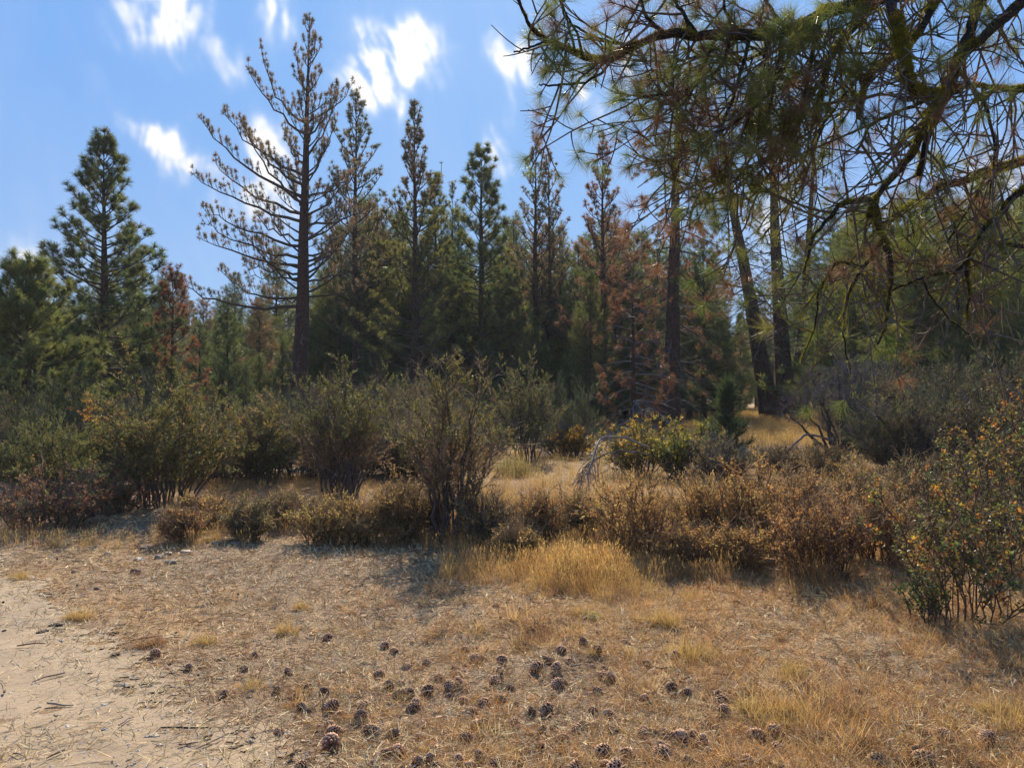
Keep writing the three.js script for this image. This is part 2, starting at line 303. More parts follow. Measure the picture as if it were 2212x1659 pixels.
// ---------------------------------------------------------------- pines
function path(R, start, dir, len, n, bend, wob = 0.06) { const pts = [start.clone()], d = dir.clone().normalize(), p = start.clone(); for (let k = 0; k < n; k++) { d.y += bend / n; d.x += rr(R, -wob, wob); d.z += rr(R, -wob, wob); d.y += rr(R, -wob, wob) * 0.6; d.normalize(); p.addScaledVector(d, len / n); pts.push(p.clone()); } return pts; }
const along = (pts, t) => { const f = clamp(t) * (pts.length - 1), k = Math.min(pts.length - 2, Math.floor(f)); return pts[k].clone().lerp(pts[k + 1], f - k); };
const headed = (pts, t) => { const k = Math.min(pts.length - 2, Math.floor(clamp(t) * (pts.length - 1))); return V().subVectors(pts[k + 1], pts[k]).normalize(); };
function limbWithTwigs(R, m, tufts, pts, r0, o, h) {
  const bark = o.twigColor ?? [0.075, 0.055, 0.042];
  m.tube(pts, (t) => lerp(r0, 0.006, Math.pow(t, 0.8)), 5, bark, true);
  let L = 0; for (let k = 1; k < pts.length; k++) L += pts[k].distanceTo(pts[k - 1]);
  const nt = Math.max(2, Math.round(o.twigs * L)), put = (p, d, s) => { if (o.patchy && noise(p.x * 1.5, p.y * 1.5, p.z * 1.5) < 0.02) return; tufts.add(R, p, d, o.tuftScale * s, o.color(R, h)); };
  put(pts[pts.length - 1], headed(pts, 1), 1.1);
  for (let j = 0; j < nt; j++) {
    const t = lerp(o.twigFrom ?? 0.3, 0.98, (j + R()) / nt), p = along(pts, t), d = headed(pts, t), sd = V().crossVectors(d, UPV).normalize().multiplyScalar(j % 2 ? 1 : -1);
    const dir = d.clone().multiplyScalar(0.75).addScaledVector(sd, rr(R, 0.3, 0.9)).add(V(0, rr(R, o.twigUp - 0.3, o.twigUp + 0.3), 0)).normalize();
    const len = o.twig * rr(R, 0.5, 1.25) * (1.15 - 0.6 * t), tw = path(R, p, dir, len, 3, o.twigBend, 0.1);
    m.tube(tw, [0.010, 0.008, 0.006, 0.005], 3, bark);
    if (R() < o.leafy) put(tw[3], headed(tw, 1), rr(R, 0.8, 1.15));
    if (R() < o.fork) { const q = path(R, tw[1], V(dir.x + rr(R, -0.7, 0.7), dir.y + 0.3, dir.z + rr(R, -0.7, 0.7)), len * 0.6, 2, o.twigBend, 0.1); m.tube(q, [0.008, 0.006, 0.005], 3, bark); if (R() < o.leafy) put(q[2], headed(q, 1), rr(R, 0.7, 1.1)); }
    for (let k = 0; k < (o.along ?? 0); k++) if (R() < o.leafy) { const q = along(tw, rr(R, 0.3, 0.95)); put(q, headed(tw, 0.6).add(onSphere(R).multiplyScalar(0.6)).normalize(), rr(R, 0.7, 1)); }
  }
}
function pine(name, label, base, o) {
  const R = rng(o.seed), t = thing(name, label, 'tree', base, o.group), H = o.H;
  const lean = o.lean ?? ((k) => [0, 0]), at = (k) => { const [x, z] = lean(k); return V(x + 0.05 * noise(k * 4, o.seed) * H / 10, k * H, z + 0.05 * noise(k * 4, o.seed + 9) * H / 10); };
  const tr = new Mb(), pts = []; for (let k = 0; k <= 14; k++) pts.push(at(Math.pow(k / 14, 0.9)));
  pts[0].y = -0.15;
  const tc = o.trunkColor ?? [0.62, 0.50, 0.46];
  tr.tube(pts, (k) => Math.max(0.012, o.r * (1 - k) * (0.9 + 0.1 * (1 - k)) + o.r * 0.35 * Math.exp(-k * 26)), 10, (k) => tc.map((c) => c * (1 + 0.3 * noise(k * 9, o.seed, 3))));
  part('trunk', tr.geo(), M.bark, t);
  const tufts = new Many(); let all = new Mb();
  const flush = () => { if (o.apart && !all.empty) { part('limb', all.geo(), M.twig, t); all = new Mb(); } };
  for (const [ks, tip, back] of o.set ?? []) {                                       // limbs read off the photograph: where they leave the trunk and where they end
    const s = at(ks), e = V(tip[0], tip[1], back), mid = V(lerp(s.x, e.x, 0.72), lerp(s.y, e.y, tip[2] ?? 0.38), lerp(s.z, e.z, 0.6)), c = new THREE.QuadraticBezierCurve3(s, mid, e), q = c.getPoints(9);
    for (let k = 1; k < 9; k++) { q[k].x += rr(R, -0.07, 0.07); q[k].y += rr(R, -0.09, 0.09); }
    limbWithTwigs(R, all, tufts, q, 0.018 + 0.012 * s.distanceTo(e), o, ks); flush();
  }
  for (let k = 0; k < o.limbs; k++) {
    const u = (k + R() * 0.9) / o.limbs, ks = lerp(o.from, 0.985, u), az = k * 2.399 + rr(R, -0.5, 0.5), L = o.shape(u) * rr(R, 0.65, 1.15);
    if (L < 0.08) continue;
    const el = lerp(o.el[0], o.el[1], u) + rr(R, -0.15, 0.15), d = V(Math.cos(az) * Math.cos(el), Math.sin(el), Math.sin(az) * Math.cos(el));
    limbWithTwigs(R, all, tufts, path(R, at(ks), d, L, 7, o.bend * rr(R, 0.6, 1.3), 0.06), 0.014 + 0.014 * L, o, ks); flush();
  }
  for (let k = 0; k < (o.snags ?? 0); k++) {                                           // bare dead limbs low on the trunk
    const ks = rr(R, o.snagFrom ?? 0.1, o.from + 0.15), az = R() * 6.283, d = V(Math.cos(az), rr(R, -0.5, 0.2), Math.sin(az)), q = path(R, at(ks), d, rr(R, 0.5, o.snagLen ?? 1.6), 6, rr(R, -0.6, 0.5), 0.16);
    all.tube(q, (z) => lerp(0.022, 0.004, z), 4, o.snagColor ?? [0.16, 0.13, 0.11]);
    for (let j = 0; j < 5; j++) { const tw = path(R, along(q, rr(R, 0.3, 0.95)), V(d.x + rr(R, -1, 1), rr(R, -0.8, 0.4), d.z + rr(R, -1, 1)), rr(R, 0.2, 0.6), 3, -0.3, 0.15); all.tube(tw, [0.008, 0.006, 0.005, 0.003], 3, o.snagColor ?? [0.16, 0.13, 0.11]); }
    flush();
  }
  tufts.add(R, at(0.995), UPV, o.tuftScale * 1.2, o.color(R, 1));
  if (!all.empty) part('branches', all.geo(), M.twig, t, 'stuff');
  tufts.build('needles', o.tuft, o.dry ? M.dryNeedle : M.needle, t);
  return t;
}
const mixColor = (a, b, p, v = 0.22) => (R) => vary(R, R() < p ? b : a, v);
const hAt = (py, depth) => CAM_H + (CY - py) / F * depth;
function treeAt(px, depth, topPy) { const base = GD(px, depth); return [base, hAt(topPy, depth) - base.y]; }

// the tall scorched pine, its limbs swept up like a candelabrum
{
  const D = 27, [base, H] = treeAt(655, D, 38), q = D / F;
  const X = (px) => (px - 655) * q, Y = (py) => hAt(py, D) - base.y, K = (py) => Y(py) / H;
  const set = [[266, 571, 112, 0.3, 0.1], [290, 551, 168, 0.6], [206, 628, 94, -0.3], [206, 640, 150, -0.6], [140, 684, 87, 0.2], [266, 754, 161, -0.5], [300, 735, 195, 0.4], [340, 742, 225, 0.7], [330, 700, 205, 1.0], [427, 446, 266, 0.5], [400, 500, 245, -0.8], [380, 520, 280, 1.2], [462, 448, 336, -0.4], [480, 447, 396, 0.9], [440, 556, 290, 1.3], [450, 590, 330, -1.4], [532, 457, 458, 0.6], [520, 520, 440, -1.0], [574, 436, 518, 0.2], [560, 480, 505, 1.2], [590, 500, 560, -0.9], [662, 393, 606, 0.6, -0.35], [640, 455, 575, -0.5, -0.2], [610, 560, 520, 1.6], [470, 780, 380, 0.6], [490, 800, 430, -0.8], [520, 775, 470, 1.0], [550, 790, 520, -0.5], [580, 760, 540, 1.2], [610, 790, 580, 0.5], [640, 770, 610, -1.0], [430, 760, 330, -1.2], [390, 745, 290, 1.1], [360, 590, 250, -1.1], [600, 560, 610, 0.9], [650, 560, 640, -0.7]]
    .map(([py, tx, ty, back, sag]) => [K(py), [X(tx), Y(ty), sag === undefined ? 0.34 : sag], back * 1.4]);
  pine('scorched_pine', 'tallest scorched pine, bare upswept limbs ending in brown needle tufts', base, { seed: 101, H, r: 0.30, lean: (k) => [X(lerp(646, 666, k)), 0], from: 0.32, limbs: 40, apart: true, set, shape: (u) => lerp(2.7, 0.35, u), el: [0.1, 0.75], bend: 0.9, twigs: 5.2, twig: 0.58, twigUp: 0.75, twigBend: 1.2, twigFrom: 0.28, leafy: 0.93, fork: 0.5, along: 1, tuft: SH.pom, tuftScale: 0.98, color: mixColor([0.265, 0.175, 0.095], [0.17, 0.145, 0.065], 0.35), trunkColor: [0.66, 0.49, 0.43], snags: 12, snagFrom: 0.08, dry: true });
}
const sparse = { apart: true, twigs: 5.2, twig: 0.45, twigUp: 0.6, twigBend: 1.0, leafy: 0.9, fork: 0.5, along: 1, tuft: SH.pom2, tuftScale: 1.0, el: [0.05, 0.8], bend: 0.8, dry: true };
const named = [
  ['scorched_pine', 'slender scorched pine with sparse olive and brown tufts beside the tallest pine', 768, 31, 200, { seed: 102, r: 0.21, from: 0.22, limbs: 74, shape: (u) => 2.8 * Math.pow(1 - u, 0.55) * (0.55 + 0.45 * smooth(0, 0.3, u)), color: mixColor([0.24, 0.18, 0.08], [0.15, 0.15, 0.045], 0.55), snags: 10 }],
  ['scorched_pine', 'narrow spired pine, brown thin top and olive lower boughs', 897, 29, 216, { seed: 103, r: 0.20, from: 0.16, limbs: 90, shape: (u) => 2.7 * Math.pow(1 - u, 0.8), color: (R, h) => vary(R, h > 0.62 ? (R() < 0.6 ? [0.25, 0.175, 0.085] : [0.14, 0.13, 0.05]) : (R() < 0.75 ? LIVE2 : [0.12, 0.1, 0.045]), 0.22), along: 2, snags: 10 }],
  ['scorched_pine', 'brown-tufted pine, taller of the close pair behind the rounded shrub', 1157, 34, 293, { seed: 106, r: 0.20, from: 0.2, limbs: 72, shape: (u) => 2.1 * Math.pow(1 - u, 0.6), color: mixColor([0.27, 0.185, 0.085], [0.16, 0.15, 0.05], 0.5), snags: 10 }],
  ['scorched_pine', 'brown-tufted pine, shorter of the close pair behind the rounded shrub', 1187, 34.6, 330, { seed: 107, r: 0.17, from: 0.25, limbs: 62, shape: (u) => 1.85 * Math.pow(1 - u, 0.55), color: mixColor([0.29, 0.185, 0.09], [0.16, 0.135, 0.055], 0.35), snags: 8 }],
  ['scorched_pine', 'rust-brown pointed pine standing alone against the sky', 1302, 31, 293, { seed: 108, r: 0.17, from: 0.2, limbs: 80, shape: (u) => 2.2 * Math.pow(1 - u, 0.7), color: mixColor([0.31, 0.15, 0.07], [0.22, 0.14, 0.07], 0.35), snags: 12 }],
  ['scorched_pine', 'thin bare-topped pine between the spired pine and the green pine', 977, 37, 395, { seed: 104, r: 0.13, from: 0.3, limbs: 40, shape: (u) => 0.8 * Math.pow(1 - u, 0.5), color: mixColor(LIVE2, [0.14, 0.11, 0.05], 0.5), leafy: 0.7, snags: 14 }],
  ['dead_snag', 'thin leafless dead treetop poking above the green boughs', 953, 38, 350, { seed: 109, r: 0.10, from: 0.4, limbs: 30, shape: (u) => 0.9 * (1 - u), color: mixColor([0.16, 0.12, 0.07], DEAD, 0.5), leafy: 0.08, snags: 6 }],
];
for (const [name, label, px, D, top, o] of named) { const [b, H] = treeAt(px, D, top); pine(name, label, b, { ...sparse, ...o, H }); }
// pines with full green crowns
const full = { apart: true, twigs: 2.6, twig: 0.5, twigUp: 0.35, twigBend: 0.6, leafy: 1, fork: 0.3, along: 1, tuft: SH.tuft, tuftScale: 1.15, el: [-0.15, 0.7], bend: 0.5 };
const greens = [
  ['green_pine', 'broad dark green pine with a ragged pointed crown behind the left shrubs', 225, 24, 302, { seed: 113, r: 0.21, from: 0.16, limbs: 120, shape: (u) => 2.35 * Math.pow(1 - u, 0.62) * (0.7 + 0.3 * smooth(0, 0.2, u)), color: (R) => vary(R, pick(R, [BLUE, LIVE, LIVE, [0.15, 0.135, 0.05]]), 0.25), twigs: 3.2, along: 2, leafy: 0.9, tuftScale: 1.1, snags: 10 }],
  ['green_pine', 'dense green pine with a rounded top in the middle of the row', 1040, 32, 325, { seed: 105, r: 0.24, from: 0.14, limbs: 100, shape: (u) => 2.25 * Math.pow(1 - u, 0.5) * (0.75 + 0.25 * smooth(0, 0.3, u)), color: mixColor(BLUE, LIVE2, 0.4), twigs: 3.4, along: 2, tuftScale: 1.2, snags: 10 }],
  ['green_pine', 'olive green pine crowding close behind the narrow spired pine', 940, 33, 375, { seed: 115, r: 0.17, from: 0.1, limbs: 70, shape: (u) => 1.5 * Math.pow(1 - u, 0.7), color: mixColor(LIVE2, LIVE, 0.5), twigs: 3.0, along: 2 }],
  ['green_pine', 'low bushy yellow-green pine at the edge of the road bank', 55, 19, 590, { seed: 116, r: 0.16, from: 0.08, limbs: 84, shape: (u) => 2.1 * Math.pow(1 - u, 0.5), color: mixColor([0.22, 0.215, 0.05], [0.15, 0.17, 0.045], 0.5), twigs: 3.4, along: 3, tuftScale: 1.1 }],
  ['rust_pine', 'small pine with rust-red needles leaning against the dark green pine', 372, 25, 590, { seed: 114, r: 0.10, from: 0.15, limbs: 44, shape: (u) => 1.1 * Math.pow(1 - u, 0.6), color: mixColor([0.26, 0.10, 0.045], [0.15, 0.11, 0.045], 0.35), twigs: 3.2, along: 2, tuftScale: 0.9, dry: true }],
];
for (const [name, label, px, D, top, o] of greens) { const [b, H] = treeAt(px, D, top); pine(name, label, b, { ...full, ...o, H }); }
// the big trunks on the right, drooping half-dead boughs
const droop = { apart: true, twigs: 3.0, twig: 0.7, twigUp: -0.4, twigBend: -0.2, leafy: 0.6, fork: 0.6, along: 1, tuft: SH.pom, tuftScale: 1.2, el: [-0.5, 0.35], bend: -0.35, dry: true, snagColor: [0.13, 0.10, 0.075], trunkColor: [0.56, 0.45, 0.39] };
{
  const D = 27.6, [b, H] = treeAt(1446, D, 70);
  pine('old_pine', 'thick straight pine trunk with drooping rust-needled boughs above the yellow shrubs', b, { ...droop, seed: 121, H, r: 0.33, lean: (k) => [k * 0.35, 0], from: 0.17, limbs: 84, shape: (u) => lerp(2.3, 1.0, u), leafy: 0.8, along: 2, color: (R, h) => vary(R, R() < 0.62 ? [0.25, 0.115, 0.05] : (R() < 0.5 ? [0.13, 0.14, 0.03] : LIVE), 0.25), snags: 52, snagFrom: 0.08, snagLen: 2.2 });
  const D2 = 35.5, q = D2 / F;
  const b2 = GD(1668, D2);
  pine('old_pine', 'leaning half of the twin pine trunks rising from one flared base', b2, { ...droop, seed: 122, H: hAt(120, D2), r: 0.40, lean: (k) => [-2.9 * k, 0], from: 0.30, limbs: 46, shape: (u) => lerp(1.9, 1.0, u), color: mixColor([0.24, 0.12, 0.05], LIVE2, 0.45), leafy: 0.65, snags: 76, snagFrom: 0.15, snagLen: 2.4 });
  pine('old_pine', 'upright half of the twin pine trunks rising from one flared base', GD(1698, D2 + 0.4), { ...droop, seed: 123, H: hAt(90, D2), r: 0.42, lean: (k) => [-0.9 * k, 0], from: 0.32, limbs: 46, shape: (u) => lerp(1.9, 1.0, u), color: mixColor(LIVE2, [0.14, 0.1, 0.045], 0.4), leafy: 0.55, snags: 76, snagFrom: 0.15, snagLen: 2.4 });
  pine('old_pine', 'slim dark trunk leaning away behind the twin trunks', GD(1716, 39), { ...droop, seed: 124, H: hAt(100, 39), r: 0.27, lean: (k) => [1.4 * k, 0], from: 0.35, limbs: 40, shape: (u) => lerp(1.7, 0.9, u), color: mixColor(LIVE, [0.12, 0.095, 0.045], 0.3), leafy: 0.7, snags: 30, snagFrom: 0.2 });
  // small dying pine with hanging rust needles and grey twigs in front of the thick trunk
  const [b3, H3] = treeAt(1368, 21, 560);
  pine('dying_pine', 'small dying pine hung with rust-orange needles and grey bare twigs', b3, { ...droop, seed: 125, H: H3, r: 0.10, from: 0.12, limbs: 44, patchy: true, shape: (u) => lerp(1.45, 0.7, u) * (0.75 + 0.6 * noise(u * 7, 3.3)), el: [-0.35, 1.0], color: mixColor([0.24, 0.105, 0.045], [0.17, 0.09, 0.042], 0.45), leafy: 0.75, along: 2, tuft: SH.tuft, tuftScale: 1.0, twigColor: [0.13, 0.105, 0.09], snagColor: [0.24, 0.21, 0.18], snags: 14, snagLen: 1.5 });
}

// ---------------------------------------------------------------- the wood behind: full-crowned pines, each its own tree
function youngPine(seed, H, spread, color, name, label, group) {
  const R = rng(seed), t = thing(name, label, 'tree', V(0, 0, 0), group), tr = new Mb(), m = new Mb(), f = new Many();
  tr.tube([V(0, -0.2, 0), V(0.03, H * 0.4, 0.02), V(-0.02, H * 0.8, 0), V(0, H, 0)], [0.014 * H + 0.03, 0.01 * H, 0.005 * H, 0.012], 7, [0.5, 0.42, 0.38]);
  part('trunk', tr.geo(), M.bark, t);
  const n = Math.round(H * 11);
  for (let k = 0; k < n; k++) {
    const u = (k + R()) / n, y = lerp(H * 0.07, H * 0.98, u), az = k * 2.399 + R(), L = spread * Math.pow(1 - u, 0.72) * rr(R, 0.45, 1.3) * (1 + 0.5 * noise(u * 6, seed, az * 0.3)) + 0.12, el = lerp(-0.15, 0.75, u), d = V(Math.cos(az) * Math.cos(el), Math.sin(el), Math.sin(az) * Math.cos(el)), q = path(R, V(0, y, 0), d, L, 4, 0.45, 0.08);
    m.tube(q, (s) => lerp(0.012 + 0.012 * L, 0.006, s), 3, [0.07, 0.055, 0.042]);
    const ns = Math.max(1, Math.round(L * 3.6));
    for (let j = 0; j < ns; j++) { const s = ns === 1 ? 0.9 : lerp(0.3, 1, (j + R() * 0.6) / ns), dd = headed(q, s).add(onSphere(R).multiplyScalar(0.55)).add(V(0, 0.25, 0)).normalize(); f.add(R, along(q, s), dd, rr(R, 0.7, 1.15), color(R, u)); }
  }
  f.add(R, V(0, H - 0.1, 0), UPV, 1, color(R, 1));
  part('branches', m.geo(), M.twig, t, 'stuff'); f.build('needles', SH.spray, M.needle, t);
  return t;
}
{
  const L1 = 'dark green young pine in the wood behind the tall trunks', L2 = 'yellow-green young pine in the wood behind the tall trunks', L3 = 'rust-brown dying pine in the wood behind the tall trunks', GRP = 'pines of the wood in the background';
  const protos = [[L1, youngPine(201, 8, 1.7, mixColor(BLUE, LIVE, 0.6), 'young_pine', L1, GRP)], [L1, youngPine(202, 7, 1.5, mixColor(LIVE, BLUE, 0.4), 'young_pine', L1, GRP)], [L2, youngPine(203, 7, 1.6, mixColor([0.13, 0.145, 0.032], LIVE2, 0.4), 'young_pine', L2, GRP)], [L3, youngPine(204, 6.5, 1.3, mixColor([0.24, 0.135, 0.06], [0.16, 0.13, 0.05], 0.5), 'young_pine', L3, GRP)]];
  const hs = [8, 7, 7, 6.5], used = [0, 0, 0, 0], R = rng(404);
  const put = (k, pos, h) => { const s = h / hs[k], wd = rr(R, 0.9, 1.3), sc = V(s * wd, s, s * wd * rr(R, 0.9, 1.1)); if (!used[k]++) { protos[k][1].position.copy(pos); protos[k][1].scale.copy(sc); protos[k][1].rotation.y = R() * 6; } else copyOf(protos[k][1], null, pos, R() * 6.28, sc); };
  // pixel column, depth, pixel row of the top
  const near = [[300, 27, 640, 0], [150, 28, 660, 0], [40, 30, 620, 0], [265, 26, 720, 0], [190, 25, 740, 1], [340, 30, 720, 2], [430, 33, 700, 0], [490, 30, 655, 1], [540, 36, 690, 0], [585, 40, 690, 2], [470, 40, 690, 2], [610, 32, 740, 1], [560, 30, 770, 0], [690, 36, 640, 2], [730, 38, 600, 0], [700, 42, 620, 1], [800, 36, 560, 2], [830, 40, 530, 0], [860, 33, 590, 2], [845, 31, 690, 2], [905, 36, 560, 0], [930, 30, 660, 2], [965, 36, 540, 0], [1000, 34, 580, 1], [1010, 38, 620, 0], [1065, 38, 600, 1], [1085, 34, 630, 0], [1105, 36, 560, 3], [1130, 38, 620, 2], [1150, 31, 690, 2], [1200, 40, 600, 0], [1215, 33, 650, 2], [1245, 36, 590, 0], [1260, 32, 660, 2], [1275, 30, 600, 2], [1330, 34, 570, 2], [1350, 38, 560, 0], [1380, 36, 590, 2], [1420, 40, 540, 0], [1490, 34, 560, 2], [1520, 33, 520, 0], [1540, 38, 560, 3], [1560, 36, 700, 2], [1600, 46, 700, 0], [1640, 50, 720, 2], [1760, 46, 680, 0], [1800, 36, 470, 0], [1850, 33, 450, 2], [1905, 34, 500, 0], [1950, 30, 520, 2], [2000, 34, 460, 0], [2050, 30, 540, 2], [2100, 32, 480, 2], [2150, 29, 500, 0], [2200, 31, 470, 2], [2250, 28, 500, 0], [650, 34, 740, 0], [760, 33, 720, 0], [790, 30, 760, 1], [885, 31, 760, 0], [1050, 30, 740, 1], [1230, 30, 770, 1], [735, 35, 500, 2], [815, 37, 470, 3], [790, 40, 440, 2], [870, 38, 470, 2], [925, 34, 480, 2], [990, 39, 470, 1], [1075, 37, 520, 2], [1110, 41, 480, 2], [1170, 39, 520, 3], [1210, 38, 500, 2], [1250, 41, 540, 3], [1330, 38, 500, 3], [1370, 42, 520, 2], [1290, 40, 520, 2], [480, 30, 800, 0], [530, 28, 790, 1], [600, 27, 800, 0], [860, 28, 800, 0], [1210, 26, 820, 1], [1980, 24, 500, 2], [2070, 23, 460, 2], [2160, 22, 480, 2], [1900, 27, 520, 2], [2030, 27, 430, 0], [2120, 26, 420, 2], [2220, 24, 440, 0], [1850, 30, 480, 2], [1940, 29, 440, 3], [2240, 20, 560, 2], [100, 24, 720, 2], [1180, 36, 710, 3], [780, 37, 640, 3], [1120, 33, 720, 3], [560, 34, 660, 3]];
  for (const [px, D, top, k] of near) { const p = GD(px, D); put(k, p, Math.max(1.6, hAt(top, D) - p.y)); }
  for (let k = 0; k < 80; k++) { const D = rr(R, 44, 95), px = -150 + (k + R()) / 80 * 2500, p = GD(px, D), right = smooth(1300, 1900, px); put(Math.floor(Math.pow(R(), 1.1) * 3.3), p, rr(R, 6.5, 10.5) + 3.5 * right + 2.2 * smooth(640, 760, px) * smooth(1560, 1480, px) - (px > 1530 && px < 1790 ? 3.5 : 0)); }
  // low understorey bushes of dark pine saplings that close the wood near the ground
  for (let k = 0; k < 34; k++) { const D = rr(R, 24, 42), px = -80 + (k + R()) / 34 * 2400; if ((px > 1440 && px < 1800)) continue; const p = GD(px, D); put(Math.floor(R() * 2.4), p, rr(R, 1.6, 3.4)); }
  // far wood: too distant to tell one tree from the next
  const far = new Many(), m = new Mb(), Q = rng(909);
  m.tube([V(0, 0, 0), V(0, 9, 0)], [0.16, 0.02], 5, [0.6, 0.5, 0.4]);
  for (let k = 0; k < 700; k++) { const u = Math.pow(Q(), 0.9), a = Q() * 6.283, r = 2.1 * Math.pow(1 - u, 0.75) * Math.sqrt(Q()), b = V(Math.cos(a) * r, 0.6 + u * 8.6, Math.sin(a) * r), d = V(Math.cos(a), rr(Q, -0.2, 1), Math.sin(a)).normalize(), q = rr(Q, 0.6, 1.3); m.leaf(b, d, sideOf(Q, d), rr(Q, 0.35, 0.7), rr(Q, 0.18, 0.34), [q, q, q]); }
  for (let k = 0; k < 420; k++) { const D = rr(R, 92, 150), a = rr(R, -0.75, 0.75), p = V(Math.tan(a) * D, 0, -D); p.y = groundY(p.x, p.z); far.add(R, p, UPV, V(rr(R, 0.9, 1.3), rr(R, 0.75, 1.25), rr(R, 0.9, 1.3)), vary(R, R() < 0.8 ? [0.045, 0.06, 0.028] : [0.07, 0.06, 0.03], 0.2)); }
  tag(far.build('far_wood', m.geo(), M.needle, scene), 'far mass of dark pines closing the view behind the wood', 'forest');
}

// ---------------------------------------------------------------- shrubs
function shrub(name, label, base, o) {
  const R = rng(o.seed), t = thing(name, label, 'shrub', base, o.group), m = new Mb(), f = new Many(), bare = new Many(), W = o.W / 2, H = o.H, bark = o.bark ?? [0.085, 0.065, 0.055];
  const sprig = (p, d) => { if (R() < (o.bare ?? 0)) bare.add(R, p, d, rr(R, 0.7, 1.2) * (o.size ?? 1), vary(R, o.twig ?? [0.22, 0.15, 0.095], 0.25)); else f.add(R, p, d, rr(R, 0.7, 1.25) * (o.size ?? 1), o.color(R, clamp(p.y / H), p)); };
  const stems = [];
  for (let k = 0; k < o.stems; k++) {
    const az = k * 2.399 + R(), out = Math.sqrt((k + 0.5) / o.stems), len = H * (rr(R, 0.62, 1.12) - (o.dome ?? 0.45) * Math.pow(out, 2.5) * rr(R, 0.5, 1.3)), lop = 1 + 0.55 * noise(Math.cos(az) * 1.3 + o.seed, Math.sin(az) * 1.3), reach = W * out * rr(R, 0.75, 1.15) * lop, s = V(Math.cos(az) * W * (o.foot ?? 0.28) * out, -0.05, Math.sin(az) * W * (o.foot ?? 0.28) * out), e = V(Math.cos(az) * reach, Math.max(0.15 * H, len * (0.55 + 0.45 * lop)), Math.sin(az) * reach);
    const mid = V(e.x * (o.fan ?? 0.45), len * 0.55, e.z * (o.fan ?? 0.45)), q = new THREE.QuadraticBezierCurve3(s, mid, e).getPoints(8);
    for (let j = 1; j < 9; j++) { q[j].x += rr(R, -0.03, 0.03) * H; q[j].z += rr(R, -0.03, 0.03) * H; }
    const r0 = (o.stemR ?? 0.014) * rr(R, 0.6, 1.2);
    m.tube(q, (u) => lerp(r0, 0.003, u), 5, vary(R, bark, 0.2)); stems.push(q);
    const nb = o.twigs ?? 9;
    for (let j = 0; j < nb; j++) {
      const u = lerp(o.clear ?? 0.25, 1, (j + R()) / nb), p = along(q, u), hd = headed(q, u), d = hd.clone().multiplyScalar(0.6).add(onSphere(R).multiplyScalar(0.8)).add(V(0, 0.35, 0)).normalize(), L = (o.twigLen ?? 0.34) * H * rr(R, 0.5, 1.1) * (1.15 - 0.5 * u), b = path(R, p, d, L, 4, 0.35, 0.16);
      m.tube(b, [0.005, 0.004, 0.0032, 0.0025, 0.0018], 3, vary(R, bark, 0.2));
      const ns = o.sprigs ?? 8;
      for (let i = 0; i < ns; i++) { const s2 = lerp(0.15, 1, (i + R()) / ns), d2 = headed(b, s2).multiplyScalar(0.7).add(onSphere(R).multiplyScalar(0.75)).add(V(0, 0.3, 0)).normalize(); sprig(along(b, s2), d2); }
    }
  }
  part('stems', m.geo(), M.twig, t, 'stuff');
  if (f.m.length) f.build('foliage', o.leaf, o.mat ?? M.leaf, t);
  if (bare.m.length) bare.build('twigs', SH.bareSprig, M.twig, t);
  return t;
}
const SAGE = [0.33, 0.25, 0.09], TAN = [0.48, 0.32, 0.115], RUSTY = [0.42, 0.23, 0.085], GREY = [0.31, 0.225, 0.115];
function shrubPx(name, label, px, basePy, topPy, widthPx, o) { const b = o.depth ? GD(px, o.depth) : G(px, basePy), D = -b.z; return shrub(name, label, b, { ...o, H: (hAt(topPy, D) - b.y) * 0.9, W: widthPx / F * D * 1.02 }); }
shrubPx('olive_shrub', 'wide olive-leaved shrub with dark stems casting a shadow on the bank', 350, 1092, 805, 400, { seed: 301, stems: 34, twigs: 10, sprigs: 9, size: 1.0, stemR: 0.018, leaf: SH.oliveSprig, color: (R, h) => vary(R, R() < 0.75 ? OLIVE : [0.24, 0.16, 0.05], 0.3), bare: 0.05 });
shrubPx('olive_shrub', 'upright many-stemmed shrub, olive above and bare brown below', 738, 1072, 800, 260, { seed: 302, stems: 30, twigs: 10, sprigs: 7, stemR: 0.018, clear: 0.3, leaf: SH.oliveSprig, size: 0.95, color: (R, h) => vary(R, h > 0.5 ? OLIVE : [0.22, 0.145, 0.07], 0.3), bare: 0.22, twig: [0.26, 0.17, 0.115] });
shrubPx('olive_shrub', 'wispy tall shrub on a slim leaning stem beside the dead twigs', 968, 1172, 765, 240, { seed: 303, stems: 20, twigs: 10, sprigs: 7, stemR: 0.020, clear: 0.38, fan: 0.3, twigLen: 0.24, leaf: SH.tinySprig, size: 1.05, color: (R, h) => vary(R, h > 0.55 ? [0.20, 0.17, 0.055] : [0.27, 0.18, 0.08], 0.3), bare: 0.25, twig: [0.30, 0.20, 0.13] });
shrubPx('olive_shrub', 'rounded grey-olive shrub standing beyond the golden meadow', 1138, 1000, 790, 170, { seed: 304, stems: 26, twigs: 9, sprigs: 8, leaf: SH.oliveSprig, size: 1.05, color: mixColor([0.14, 0.135, 0.045], [0.2, 0.15, 0.06], 0.3), bare: 0.15 });
shrubPx('olive_shrub', 'shadowed shrub between the wide olive shrub and the upright shrub', 575, 1045, 850, 170, { seed: 305, stems: 22, twigs: 9, sprigs: 7, leaf: SH.oliveSprig, color: mixColor([0.14, 0.13, 0.038], [0.24, 0.15, 0.055], 0.35), bare: 0.15 });
shrubPx('olive_shrub', 'green feathery shrub at the foot of the yellow-green pine', 95, 1080, 905, 260, { seed: 306, stems: 24, twigs: 9, sprigs: 8, leaf: SH.scaleSprig, size: 0.9, color: mixColor([0.14, 0.15, 0.045], [0.2, 0.16, 0.055], 0.3) });
